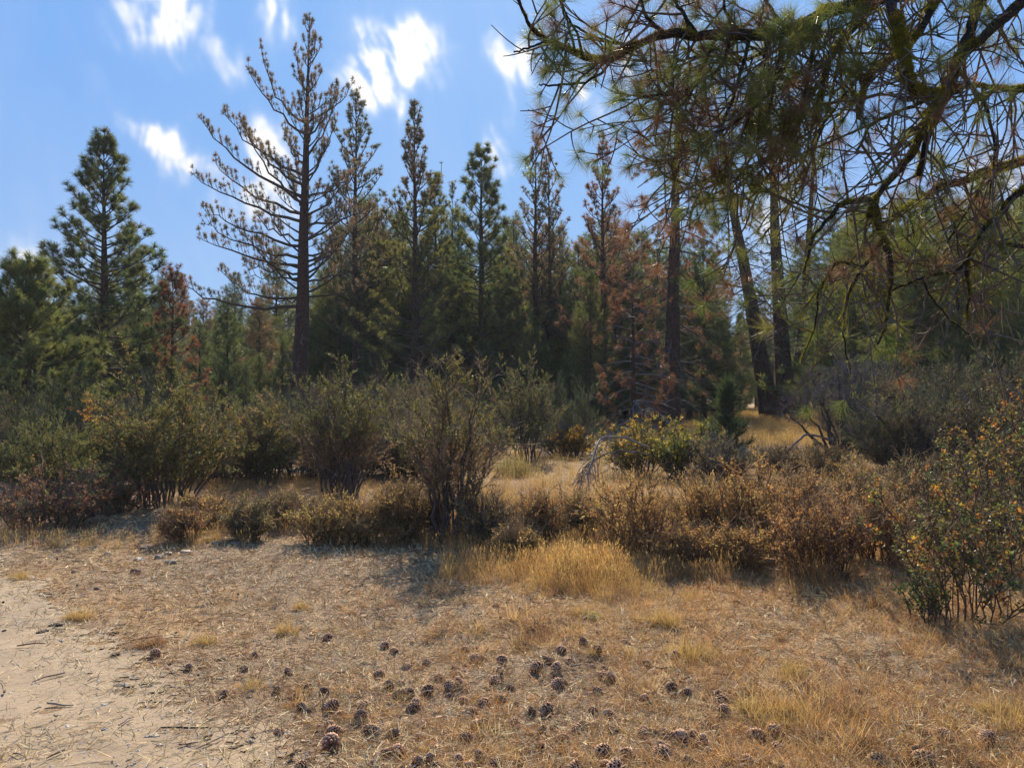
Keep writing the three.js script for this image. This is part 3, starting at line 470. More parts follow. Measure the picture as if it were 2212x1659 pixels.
shrubPx('olive_shrub', 'tall green shrub reaching up before the dark green pine', 105, 1045, 810, 220, { seed: 307, stems: 24, twigs: 9, sprigs: 8, leaf: SH.scaleSprig, size: 1.0, color: mixColor([0.11, 0.125, 0.036], [0.16, 0.14, 0.05], 0.3), depth: 13.5 });
shrubPx('rose_bush', 'low reddish rose bush under the green feathery shrub', 95, 1140, 1010, 330, { seed: 308, stems: 26, twigs: 8, sprigs: 8, leaf: SH.currantSprig, size: 0.7, color: (R) => vary(R, pick(R, [[0.26, 0.11, 0.06], [0.2, 0.12, 0.06], [0.13, 0.13, 0.045], [0.26, 0.15, 0.08]]), 0.25), bare: 0.2, foot: 0.5, clear: 0.08, twig: [0.22, 0.14, 0.10] });
shrubPx('rose_bush', 'red and orange tinted low bush left of the wide olive shrub', 235, 1110, 1030, 190, { seed: 309, stems: 18, twigs: 8, sprigs: 7, leaf: SH.currantSprig, size: 0.7, color: (R) => vary(R, pick(R, [[0.34, 0.12, 0.055], [0.30, 0.16, 0.065], [0.2, 0.16, 0.05]]), 0.25), bare: 0.2, foot: 0.5, clear: 0.08, twig: [0.22, 0.14, 0.10] });
shrubPx('autumn_shrub', 'small bush of orange and yellow leaves peeping above the olive shrub', 225, 1060, 850, 90, { seed: 310, stems: 10, twigs: 9, sprigs: 7, clear: 0.5, leaf: SH.currantSprig, size: 0.9, color: (R, h) => vary(R, h > 0.75 ? [0.42, 0.20, 0.04] : [0.24, 0.22, 0.04], 0.25), depth: 12.2 });
// yellow currants in the middle distance
shrubPx('currant_bush', 'broad currant bush with yellow autumn leaves below the thick trunk', 1385, 1030, 905, 250, { seed: 311, stems: 28, twigs: 8, sprigs: 7, leaf: SH.currantSprig, size: 1.0, color: (R) => vary(R, pick(R, [[0.46, 0.29, 0.035], [0.34, 0.25, 0.04], [0.16, 0.15, 0.035], [0.42, 0.24, 0.04], [0.2, 0.17, 0.04]]), 0.25), bare: 0.15 });
shrubPx('currant_bush', 'dark green and yellow currant bush beside the little juniper', 1465, 1040, 915, 120, { seed: 312, stems: 18, twigs: 8, sprigs: 8, leaf: SH.currantSprig, size: 1.0, color: (R) => vary(R, pick(R, [[0.09, 0.11, 0.03], [0.12, 0.13, 0.03], [0.34, 0.26, 0.03]]), 0.25) });
shrubPx('currant_bush', 'small orange-yellow currant bush at the back of the golden meadow', 1238, 990, 925, 90, { seed: 313, stems: 14, twigs: 8, sprigs: 6, leaf: SH.currantSprig, size: 1.0, color: mixColor([0.42, 0.23, 0.035], [0.3, 0.2, 0.04], 0.4) });
shrubPx('grey_shrub', 'greyish leafless brush beside the small orange currant bush', 1215, 985, 905, 150, { seed: 314, stems: 20, twigs: 9, sprigs: 7, leaf: SH.tinySprig, color: mixColor([0.12, 0.1, 0.055], SAGE, 0.4), bare: 0.5, twig: [0.16, 0.13, 0.11] });
shrubPx('grey_shrub', 'grey-brown brush around the foot of the little juniper', 1560, 1050, 950, 170, { seed: 315, stems: 20, twigs: 9, sprigs: 7, leaf: SH.tinySprig, color: mixColor([0.12, 0.1, 0.05], SAGE, 0.4), bare: 0.35, twig: [0.16, 0.13, 0.11] });
{ // little juniper
  const b = G(1572, 1024), D = -b.z, H = hAt(835, D), R = rng(320), t = thing('little_juniper', 'little dark green juniper with an open pointed crown', 'tree', b), tr = new Mb(), m = new Mb(), f = new Many();
  tr.tube([V(0, -0.1, 0), V(0.03, H * 0.5, 0), V(0, H, 0)], [0.035, 0.02, 0.006], 6, [0.5, 0.4, 0.36]); part('trunk', tr.geo(), M.bark, t);
  for (let k = 0; k < 46; k++) { const u = (k + R()) / 46, az = k * 2.4 + R(), L = lerp(0.75, 0.14, Math.pow(u, 0.8)) * rr(R, 0.45, 1.2), d = V(Math.cos(az), lerp(0.3, 1.4, u), Math.sin(az)).normalize(), q = path(R, V(0, lerp(0.1, H * 0.97, u), 0), d, L, 4, 0.5, 0.08); m.tube(q, [0.010, 0.008, 0.006, 0.005, 0.003], 3, [0.08, 0.06, 0.05]); for (let j = 0; j < 44 * L + 10; j++) f.add(R, along(q, rr(R, 0.2, 1)), headed(q, 0.8).add(onSphere(R).multiplyScalar(0.7)).normalize(), rr(R, 0.8, 1.3), vary(R, [0.06, 0.085, 0.024], 0.25)); }
  part('branches', m.geo(), M.twig, t, 'stuff'); f.build('foliage', SH.scaleSprig, M.leaf, t);
}
// old mahogany with crooked dark stems on the right, and the brushy thicket beyond it
shrubPx('mahogany_shrub', 'old spreading shrub with crooked dark stems right of the twin trunks', 1835, 955, 765, 300, { seed: 321, stems: 22, twigs: 11, sprigs: 7, stemR: 0.055, fan: 0.62, dome: 0.5, clear: 0.45, leaf: SH.tinySprig, size: 1.5, color: mixColor([0.10, 0.085, 0.06], [0.085, 0.085, 0.04], 0.4), bare: 0.6, twig: [0.15, 0.12, 0.115], bark: [0.05, 0.042, 0.036], depth: 19 });
const thicket = [[1960, 930, 815, 190, 17], [2070, 930, 790, 200, 16], [2160, 960, 775, 190, 13.5], [2245, 960, 790, 180, 12.5], [1990, 980, 885, 190, 13.5], [2120, 1000, 870, 190, 11.5], [1950, 880, 770, 190, 21], [2080, 880, 740, 220, 20], [2190, 880, 730, 220, 18]];
const thickLabels = ['grey twiggy thicket next to the old mahogany shrub', 'tall dull-olive thicket under the hanging mossy boughs', 'high tangled thicket with pale twigs near the picture tree', 'olive twig thicket closest behind the wild roses', 'low brown brush in front of the grey twiggy thicket', 'low olive brush in front of the high tangled thicket', 'greenish tree-high brush behind the grey twiggy thicket', 'greenish tree-high brush behind the tall dull-olive thicket', 'greenish tree-high brush behind the high tangled thicket'];
thickLabels[2] = 'high tangled thicket full of pale dead twigs';
thicket.forEach(([px, by, ty, w, D], k) => shrubPx('thicket_shrub', thickLabels[k], px, by, ty, w, { seed: 330 + k, stems: 26, twigs: 10, sprigs: 8, stemR: 0.022, leaf: SH.oliveSprig, size: 1.15, color: mixColor(k > 5 ? [0.085, 0.10, 0.03] : [0.085, 0.08, 0.03], [0.13, 0.095, 0.042], 0.35), bare: 0.3, twig: [0.14, 0.10, 0.07], bark: [0.06, 0.045, 0.034], depth: D }));
// leafy bush of green, orange and red at the right edge
const roseLeaf = (R) => vary(R, pick(R, [[0.085, 0.12, 0.032], [0.11, 0.13, 0.035], [0.14, 0.14, 0.035], [0.42, 0.17, 0.03], [0.20, 0.14, 0.04], [0.30, 0.2, 0.035], [0.18, 0.12, 0.05], [0.15, 0.13, 0.04]]), 0.25);
shrubPx('wild_rose', 'open wild rose on spreading stems with green and orange leaves', 2085, 1345, 1010, 400, { seed: 341, stems: 20, twigs: 8, sprigs: 4, stemR: 0.007, fan: 0.5, foot: 0.45, clear: 0.25, leaf: SH.roundSprig, size: 0.78, color: roseLeaf, bare: 0.3, twig: [0.15, 0.10, 0.06], bark: [0.10, 0.065, 0.042] });
shrubPx('wild_rose', 'denser wild rose flecked with red leaves behind the open rose', 2150, 1230, 930, 380, { seed: 342, stems: 24, twigs: 9, sprigs: 5, stemR: 0.008, foot: 0.4, clear: 0.2, leaf: SH.roundSprig, size: 0.75, color: roseLeaf, bare: 0.35, twig: [0.16, 0.11, 0.075], bark: [0.10, 0.07, 0.05] });
shrubPx('wild_rose', 'wild rose at the thicket edge with a few bright orange leaves', 2200, 1140, 840, 260, { seed: 343, stems: 20, twigs: 9, sprigs: 5, stemR: 0.009, clear: 0.25, leaf: SH.roundSprig, size: 0.8, foot: 0.4, color: roseLeaf, bare: 0.3, twig: [0.15, 0.11, 0.075] });
shrubPx('wild_rose', 'low dark green rose shoots at the foot of the open rose', 2005, 1350, 1250, 150, { seed: 344, stems: 8, twigs: 6, sprigs: 2, foot: 0.5, stemR: 0.006, leaf: SH.roundSprig, size: 0.8, color: (R) => vary(R, pick(R, [[0.06, 0.09, 0.03], [0.08, 0.11, 0.03], [0.2, 0.12, 0.04]]), 0.25), bare: 0.3, twig: [0.14, 0.09, 0.08] });
// dry bitterbrush and rabbitbrush, each its own plant
const dry = (seed, c1, c2, bare) => ({ seed, stems: 30, twigs: 7, sprigs: 5, stemR: 0.006, twigLen: 0.4, clear: 0.06, foot: 0.55, dome: 0.5, size: 0.9, leaf: SH.tinySprig, color: mixColor(c1, c2, 0.4, 0.3), bare: bare * 0.38, twig: [0.32, 0.205, 0.10], bark: [0.12, 0.08, 0.055] });
const dryList = [
  ['rabbitbrush', 'golden rabbitbrush left of the slim leaning shrub stem', 862, 1160, 1035, 150, dry(351, [0.36, 0.23, 0.09], [0.26, 0.17, 0.075], 0.15)],
  ['bitterbrush', 'low tan brush mound in front of the upright many-stemmed shrub', 705, 1172, 1072, 170, dry(352, TAN, SAGE, 0.4)],
  ['bitterbrush', 'tan-grey brush on the bank edge beside a sandy gap', 610, 1135, 1068, 130, dry(353, SAGE, GREY, 0.4)],
  ['bitterbrush', 'short grey-green brush on the bank above the scattered stones', 535, 1162, 1090, 100, dry(354, [0.17, 0.145, 0.075], SAGE, 0.35)],
  ['bitterbrush', 'orange-tipped low brush at the edge of the shrub shadow', 440, 1140, 1075, 140, dry(355, TAN, [0.24, 0.13, 0.06], 0.3)],
  ['bitterbrush', 'reddish low sprigs at the lower end of the shrub shadow', 395, 1165, 1110, 80, dry(356, [0.26, 0.11, 0.06], TAN, 0.3)],
  ['bitterbrush', 'tan brush mound touching the golden rabbitbrush', 780, 1175, 1090, 120, dry(357, TAN, GREY, 0.45)],
  ['dead_brush', 'dark tangle of dead twigs at the foot of the slim leaning stem', 1052, 1185, 1065, 150, { ...dry(358, GREY, SAGE, 0.93), twig: [0.10, 0.075, 0.062] }],
  ['bitterbrush', 'brown brush with bare stems between dead twigs and rusty mounds', 1165, 1180, 1075, 130, dry(359, RUSTY, GREY, 0.55)],
  ['bitterbrush', 'thin brown brush standing behind the tall golden grass', 1250, 1165, 1080, 110, dry(360, TAN, GREY, 0.5)],
  ['bitterbrush', 'large rusty brush mound with dark forked stems before the yellow currant', 1375, 1190, 1025, 270, dry(361, RUSTY, TAN, 0.3)],
  ['bitterbrush', 'rusty brush mound in front of the little juniper', 1520, 1180, 1030, 200, dry(362, TAN, RUSTY, 0.35)],
  ['bitterbrush', 'tall rust-tipped brush right of the little juniper', 1625, 1195, 1005, 200, dry(363, RUSTY, TAN, 0.3)],
  ['bitterbrush', 'red-brown brush with a dark stool of stems at its foot', 1765, 1250, 1045, 270, dry(364, RUSTY, [0.2, 0.115, 0.065], 0.35)],
  ['bitterbrush', 'grey-brown brush beyond the red-brown dark-stooled brush', 1730, 1130, 1020, 160, dry(365, GREY, RUSTY, 0.45)],
  ['bitterbrush', 'brown brush with a leaning dark stump stem beside wild rose', 1880, 1215, 1035, 210, dry(366, RUSTY, GREY, 0.4)],
  ['bitterbrush', 'pale brown brush below the old mahogany shrub', 1850, 1090, 985, 200, dry(367, TAN, GREY, 0.4)],
  ['bitterbrush', 'grey brush beneath the low thicket brush', 1985, 1110, 985, 200, dry(368, GREY, [0.13, 0.12, 0.06], 0.4)],
  ['bitterbrush', 'dull brown brush mixed into the denser wild rose', 2040, 1180, 1040, 180, dry(369, [0.16, 0.12, 0.07], GREY, 0.4)],
  ['bitterbrush', 'low rusty sprigs at the right end of the golden grass', 1480, 1215, 1150, 120, dry(370, RUSTY, TAN, 0.4)],
  ['bitterbrush', 'low tan sprigs between two rusty mounds', 1590, 1225, 1140, 140, dry(371, TAN, RUSTY, 0.4)],
  ['bitterbrush', 'thin tan sprigs at the left end of the golden grass', 1120, 1210, 1150, 100, dry(372, TAN, GREY, 0.5)],
  ['bitterbrush', 'straw-coloured low brush in the far meadow below the twin trunks', 1690, 1020, 965, 150, dry(373, [0.28, 0.19, 0.085], GREY, 0.4)],
  ['bitterbrush', 'brown low brush edging the meadow beneath the mahogany stems', 1780, 1030, 960, 140, dry(374, GREY, TAN, 0.4)],
  ['bitterbrush', 'dim brown brush left of the golden rabbitbrush under wispy shrub', 920, 1150, 1060, 130, dry(375, [0.2, 0.135, 0.07], GREY, 0.4)],
];
for (const [n, l, px, by, ty, w, o] of dryList) shrubPx(n, l, px, by, ty, w, o);

{ // middle-distance brush filling the ground under the wood
  const R = rng(590), base = { stems: 26, twigs: 8, sprigs: 7, stemR: 0.012, foot: 0.3, dome: 0.6, clear: 0.1, bare: 0.25 };
  const kinds = [['understorey_brush', 'olive brush growing in the shade under the pines', mixColor([0.15, 0.145, 0.042], [0.22, 0.15, 0.055], 0.3), SH.oliveSprig], ['understorey_brush', 'grey-brown twiggy brush growing in the shade under the pines', mixColor([0.17, 0.13, 0.07], [0.22, 0.15, 0.08], 0.4), SH.tinySprig], ['understorey_brush', 'dark green feathery brush growing in the shade under the pines', mixColor([0.06, 0.08, 0.03], [0.09, 0.10, 0.04], 0.4), SH.scaleSprig]];
  const protos = kinds.map(([n, l, c, leaf], k) => shrub(n, l, GD([520, 880, 1010][k], [14.5, 14, 17][k]), { ...base, seed: 591 + k, H: 1.5, W: 2.4, leaf, color: c, group: 'brush under the pines' }));
  for (let k = 0; k < 22; k++) { const D = rr(R, 12.2, 15), px = -40 + (k + R()) / 22 * 1030; copyOf(protos[k % 3], null, GD(px, D), R() * 6.28, V(rr(R, 0.6, 1.0), rr(R, 0.45, 0.95), rr(R, 0.6, 1.0))); }
  for (let k = 0; k < 46; k++) { const D = rr(R, 14, 25), px = k < 34 ? rr(R, -60, 1330) : rr(R, 1880, 2280), kk = Math.floor(R() * 3); if (px > 1000 && px < 1330 && D < 17.5) continue; copyOf(protos[kk], null, GD(px, D), R() * 6.28, V(rr(R, 0.7, 1.3), rr(R, 0.6, 1.25), rr(R, 0.7, 1.3))); }
}

// ---------------------------------------------------------------- dry grass
{
  const R = rng(600), gold = new Many(), meadow = new Many(), short = [new Many(), new Many()];
  for (let k = 0; k < 1500; k++) { const u = rr(R, -1, 1), v = rr(R, -1, 1), px = 1275 + 225 * u + 30 * v, py = 1252 + 62 * v - 14 * u * u, p = G(px, py), fall = clamp(1 - Math.hypot(u, v * 0.9)), n = noise(p.x * 2.3, p.z * 2.3, 4.4) + 0.5 * noise(p.x * 6, p.z * 6, 7.4); if (R() > 0.12 + fall * 0.62 + n * 0.7) continue; gold.add(R, p, V(rr(R, -0.35, 0.35), 1, rr(R, -0.35, 0.35)).normalize(), (0.28 + 0.38 * fall * (v < 0 ? 1 : 0.75)) * rr(R, 0.6, 1.35) * (1 + 0.5 * n), vary(R, pick(R, [[0.46, 0.29, 0.095], [0.38, 0.205, 0.08], [0.50, 0.36, 0.15]]), 0.2)); }
  tag(gold.build('golden_grass', SH.tall, M.grass, scene), 'patch of tall golden dry grass in front of the rusty brush', 'grass');
  for (let k = 0; k < 9000; k++) {
    const D = rr(R, 10.5, 46), px = D < 20 ? rr(R, 980, 2250) : rr(R, 1450, 2100), p = GD(px, D), n = fbm(p.x * 0.4, p.z * 0.4, 61.1, 3);
    if (n < -0.12 && D < 20) continue;
    meadow.add(R, p, V(rr(R, -0.2, 0.2), 1, rr(R, -0.2, 0.2)).normalize(), V(1.2, 1, 1.2).multiplyScalar(rr(R, 0.5, 1.0) * (D > 20 ? 1.15 : 0.8)), vary(R, R() < 0.7 ? [0.46, 0.32, 0.12] : [0.36, 0.23, 0.095], 0.22));
  }
  for (let k = 0; k < 3200; k++) { const D = rr(R, 8.0, 13), px = rr(R, -60, 1300), p = GD(px, D), n = fbm(p.x * 0.7, p.z * 0.7, 62.2, 3); if (n < -0.02 + (px < 330 ? 0.15 : 0)) continue; meadow.add(R, p, V(rr(R, -0.3, 0.3), 1, rr(R, -0.3, 0.3)).normalize(), rr(R, 0.3, 0.7), vary(R, pick(R, [[0.50, 0.33, 0.13], [0.42, 0.28, 0.12], [0.36, 0.22, 0.1]]), 0.2)); }
  for (let k = 0; k < 4200; k++) { const D = rr(R, 6.1, 11), px = rr(R, 960, 2280), p = GD(px, D), n = fbm(p.x * 0.8, p.z * 0.8, 63.3, 3); if (n < -0.05 + 0.25 * smooth(7.4, 6.1, D)) continue; meadow.add(R, p, V(rr(R, -0.35, 0.35), 1, rr(R, -0.35, 0.35)).normalize(), rr(R, 0.3, 0.85), vary(R, pick(R, [[0.42, 0.28, 0.11], [0.36, 0.23, 0.09], [0.30, 0.18, 0.085]]), 0.2)); }
  tag(meadow.build('meadow_grass', SH.tall, M.grass, scene), 'golden dry meadow grass spreading back between the shrubs and trunks', 'grass');
  for (let k = 0; k < 26000; k++) {
    const D = 2.6 + 12 * Math.pow(R(), 1.3), px = rr(R, -100, 2350), p = GD(px, D), right = smooth(-2.5, 1.8, p.x + p.z * 0.05), n = fbm(p.x * 0.9, p.z * 0.9, 66.6, 3), s = roadSide(p.x, p.z);
    if (s > -0.2 && R() < 0.97) continue;
    if (R() > 0.15 + 0.85 * right || n + 0.35 * right < -0.04 + 0.2 * R()) continue;
    short[k % 2].add(R, p, V(rr(R, -0.5, 0.5), 1, rr(R, -0.5, 0.5)).normalize(), rr(R, 0.3, 0.8) * (1 + 0.5 * right * (0.5 + n)), vary(R, pick(R, [[0.48, 0.29, 0.105], [0.42, 0.23, 0.09], [0.54, 0.38, 0.18], [0.34, 0.2, 0.095]]), 0.2));
  }
  short.forEach((s, k) => tag(s.build(k ? 'flattened_grass' : 'short_grass', SH.clump[k], M.grass, scene), k ? 'flattened dry grass blades woven over the needle litter' : 'short tawny dry grass growing through the needle litter', 'grass'));
  const hummocks = new Many();
  for (let k = 0; k < 420; k++) { const px = rr(R, 900, 2260), py = 1215 + 430 * Math.pow(R(), 0.9), p = G(px, py), n = noise(p.x * 1.4, p.z * 1.4, 90.1); if (n < 0.0 + 0.25 * smooth(1350, 950, px)) continue; const sc = rr(R, 0.5, 1.0) * (1 + 1.6 * Math.max(0, n)); p.y -= 0.01; hummocks.add(R, p, V(rr(R, -0.25, 0.25), 1, rr(R, -0.25, 0.25)).normalize(), V(sc * 1.3, sc, sc * 1.3), vary(R, pick(R, [[0.46, 0.27, 0.095], [0.38, 0.21, 0.085], [0.50, 0.35, 0.15], [0.30, 0.17, 0.08]]), 0.2)); }
  tag(hummocks.build('tussock_grass', SH.tussock, M.grass, scene), 'tawny tussocky grass making low hummocks among the cones', 'grass');
  // separate tufts
  const tufts = [[622, 1368, 0.9, 'bright straw grass tuft standing alone on the bare needle litter'], [438, 1390, 0.8, 'pale grass tuft close to the ragged road edge'], [170, 1335, 1.1, 'wide thin grass tuft beside the dark bark strips'], [310, 1400, 1.0, 'brown weedy tuft next to a single cone by the road'], [1155, 1395, 1.3, 'reddish grass tuft between the cones'], [650, 1315, 0.7, 'small straw tuft behind the bright lone tuft'], [530, 1490, 0.8, 'small orange tuft among the first cones'], [1500, 1420, 1.6, 'large dark-based grass tussock beside an upright cone'], [1690, 1560, 2.0, 'shaggy grass tussock with grey dead blades'], [970, 1240, 1.2, 'tawny tussock at the foot of the slim leaning stem'], [1420, 1345, 1.6, 'orange-brown grass hummock below the golden grass'], [1250, 1330, 0.8, 'low grass tuft beside the bright green moss'], [1700, 1470, 1.3, 'tall loose tawny tuft near the lower cones'], [45, 1250, 0.9, 'orange dry tuft on the far verge of the road'], [455, 1170, 0.9, 'orange tuft at the top of the stone bank'], [2190, 1560, 1.8, 'tall pale grass tuft beneath the wild rose']];
  for (const [px, py, s, label] of tufts) {
    const t = thing('grass_tuft', label, 'grass', G(px, py), 'separate grass tufts'), f = new Many(), n = Math.round(10 * s);
    for (let k = 0; k < n; k++) f.add(R, V(rr(R, -0.07, 0.07) * s, 0, rr(R, -0.07, 0.07) * s), V(rr(R, -0.25, 0.25), 1, rr(R, -0.25, 0.25)).normalize(), rr(R, 0.7, 1.25) * Math.sqrt(s), vary(R, label.startsWith('red') || label.startsWith('brown') ? [0.30, 0.17, 0.08] : [0.46, 0.31, 0.11], 0.2));
    f.build('blades', SH.tussock, M.grass, t);
  }
  const rb = thing('reed_clump', 'tall yellowing reed clump left of the rounded grey-olive shrub', 'reeds', G(1108, 1030)), rf = new Many();
  for (let k = 0; k < 22; k++) rf.add(R, V(rr(R, -0.28, 0.28), 0, rr(R, -0.15, 0.15)), V(rr(R, -0.2, 0.2), 1, rr(R, -0.2, 0.2)).normalize(), rr(R, 0.6, 1.0), vary(R, pick(R, [[0.34, 0.26, 0.09], [0.22, 0.19, 0.07], [0.44, 0.33, 0.13]]), 0.2));
  rf.build('blades', SH.reed, M.grass, rb);
}

// ---------------------------------------------------------------- litter of dry needles
{
  const R = rng(707), tones = [[0.49, 0.325, 0.135], [0.44, 0.265, 0.105], [0.62, 0.46, 0.225], [0.34, 0.175, 0.072], [0.38, 0.205, 0.08], [0.72, 0.56, 0.32], [0.26, 0.165, 0.09]];
  const layers = [['matted_needles', 'matted reddish fallen needles lying flat on the ground', 26000, 0.10, 0.006], ['needle_litter', 'straw-coloured fallen pine needles strewn over the ground', 22000, 0.45, 0.016], ['loose_needles', 'loose fallen needles standing up from the litter', 36000, 2.0, 0.02]];
  for (const [name, label, count, up, high] of layers) {
    const m = new Mb();
    for (let k = 0; k < count; k++) {
      const D = 2.5 + 8.2 * Math.pow(R(), 1.2), px = rr(R, -120, 2330), p = GD(px, D), s = roadSide(p.x, p.z), n = fbm(p.x * 0.8, p.z * 0.8, 71.7, 3);
      const keep = s > 0 ? 0.4 * smooth(0.6, 0.0, s) + 0.05 + 0.35 * smooth(0.08, 0.26, n) : lerp(1, 0.7, smooth(0, -1.2, p.x + 1.6) * smooth(5, 7.5, D) * smooth(0.15, -0.15, n)) * smooth(-0.55, -0.1, n + 0.1);
      if (R() > keep * (s > -0.5 && s <= 0 ? 0.75 : 1)) continue;
      const a = R() * 6.283, lift = Math.pow(R(), up > 1 ? 1.1 : 2) * up, drift = noise(p.x * 1.9, p.z * 1.9, 44.4), tone = vary(R, pick(R, s > 0 || (up > 1 && R() < 0.75) ? [tones[0], tones[2], tones[2], tones[5]] : R() < 0.3 + drift ? tones.slice(3, 5) : R() < 0.3 - drift ? tones.slice(2, 6) : tones), 0.2), L = rr(R, 0.06, 0.13) * (up > 1 ? 0.62 : 1), w = Math.max(0.0021, D * 0.00042) * rr(R, 0.8, 1.3) * (up > 1 ? 1.35 : 1), nb = 2 + Math.floor(R() * 2);
      p.y += rr(R, 0.002, high);
      for (let q = 0; q < nb; q++) { const b = a + rr(R, -0.22, 0.22), d = V(Math.cos(b), lift + rr(R, -0.05, 0.05), Math.sin(b)).normalize(); m.blade(p, d, sideOf(R, d), L * rr(R, 0.85, 1.05), w, tone, rr(R, -0.1, 0.4) * (0.25 + Math.min(1, lift)), D < 6 || up > 1 ? 2 : 1, 0.5); }
    }
    tag(part(name, m.geo(), M.litter, scene, 'stuff'), label, 'needles');
  }
  const sticks = new Mb();
  for (let k = 0; k < 420; k++) { const D = 2.6 + 7 * Math.pow(R(), 1.1), p = GD(rr(R, -80, 2300), D), a = R() * 6.283, L = 0.02 + 0.16 * Math.pow(R(), 2.5), r = 0.0015 + 0.004 * R() * (L < 0.05 ? 1.8 : 1), c = vary(R, pick(R, [[0.13, 0.085, 0.06], [0.2, 0.14, 0.10], [0.26, 0.2, 0.15]]), 0.25), q = []; for (let j = 0; j < 4; j++) q.push(V(p.x + Math.cos(a) * L * j / 3 + rr(R, -1, 1) * L * 0.05, p.y + 0.008 + r + rr(R, 0, 0.01), p.z + Math.sin(a) * L * j / 3 + rr(R, -1, 1) * L * 0.05)); sticks.tube(q, [r, r * 1.1, r * 0.9, r * 0.6], 5, c, true); }
  tag(part('fallen_twigs', sticks.geo(), M.twig, scene, 'stuff'), 'short broken twigs and bark crumbs scattered in the litter', 'twigs');
  // gravel crumbs on the road and bank
  const cm = new Mb(), g = new THREE.IcosahedronGeometry(1, 0), pp = g.getAttribute('position'); for (let k = 0; k < pp.count; k++) cm.v(pp.getX(k) * 1.1, pp.getY(k) * 0.6, pp.getZ(k) * 0.9, [1, 1, 1]); for (let k = 0; k < pp.count; k += 3) cm.tri(k, k + 1, k + 2);
  const crumbs = new Many();
  for (let k = 0; k < 9000; k++) { const D = 2.4 + 6.5 * R(), px = rr(R, -200, 900), p = GD(px, D), s = roadSide(p.x, p.z); if (s < 0 && R() > 0.3) continue; p.y += 0.003; crumbs.add(R, p, onSphere(R).add(V(0, 2, 0)).normalize(), 0.002 + 0.008 * Math.pow(R(), 5), vary(R, pick(R, [[0.36, 0.32, 0.27], [0.26, 0.21, 0.17], [0.5, 0.46, 0.4]]), 0.2)); }
  tag(crumbs.build('road_gravel', cm.geo(), M.cone, scene), 'fine gravel crumbs scattered over the dirt road', 'gravel');
}

// ---------------------------------------------------------------- stones and bark
function stone(seed, w, h, d, color) {
  const g = new THREE.IcosahedronGeometry(1, 3), p = g.getAttribute('position'), col = [], uv = [];
  for (let k = 0; k < p.count; k++) { let x = p.getX(k), y = p.getY(k), z = p.getZ(k); const n = 1 + 0.35 * noise(x * 1.3 + seed, y * 1.3, z * 1.3) + 0.12 * noise(x * 4 + seed, y * 4, z * 4), sq = (q) => Math.sign(q) * Math.pow(Math.abs(q), 0.72); x = sq(x) * n; y = sq(y) * n; z = sq(z) * n; p.setXYZ(k, x * w / 2, y * h / 2 + h * 0.2, z * d / 2); const q = 1 + 0.3 * noise(x * 3, y * 3, z * 3 + seed); col.push(color[0] * q, color[1] * q, color[2] * q); uv.push(x * w + z * d * 0.5, y * h + z * d); }
  g.setAttribute('color', new THREE.Float32BufferAttribute(col, 3)); g.setAttribute('uv', new THREE.Float32BufferAttribute(uv, 2)); g.computeVertexNormals(); return g;
}
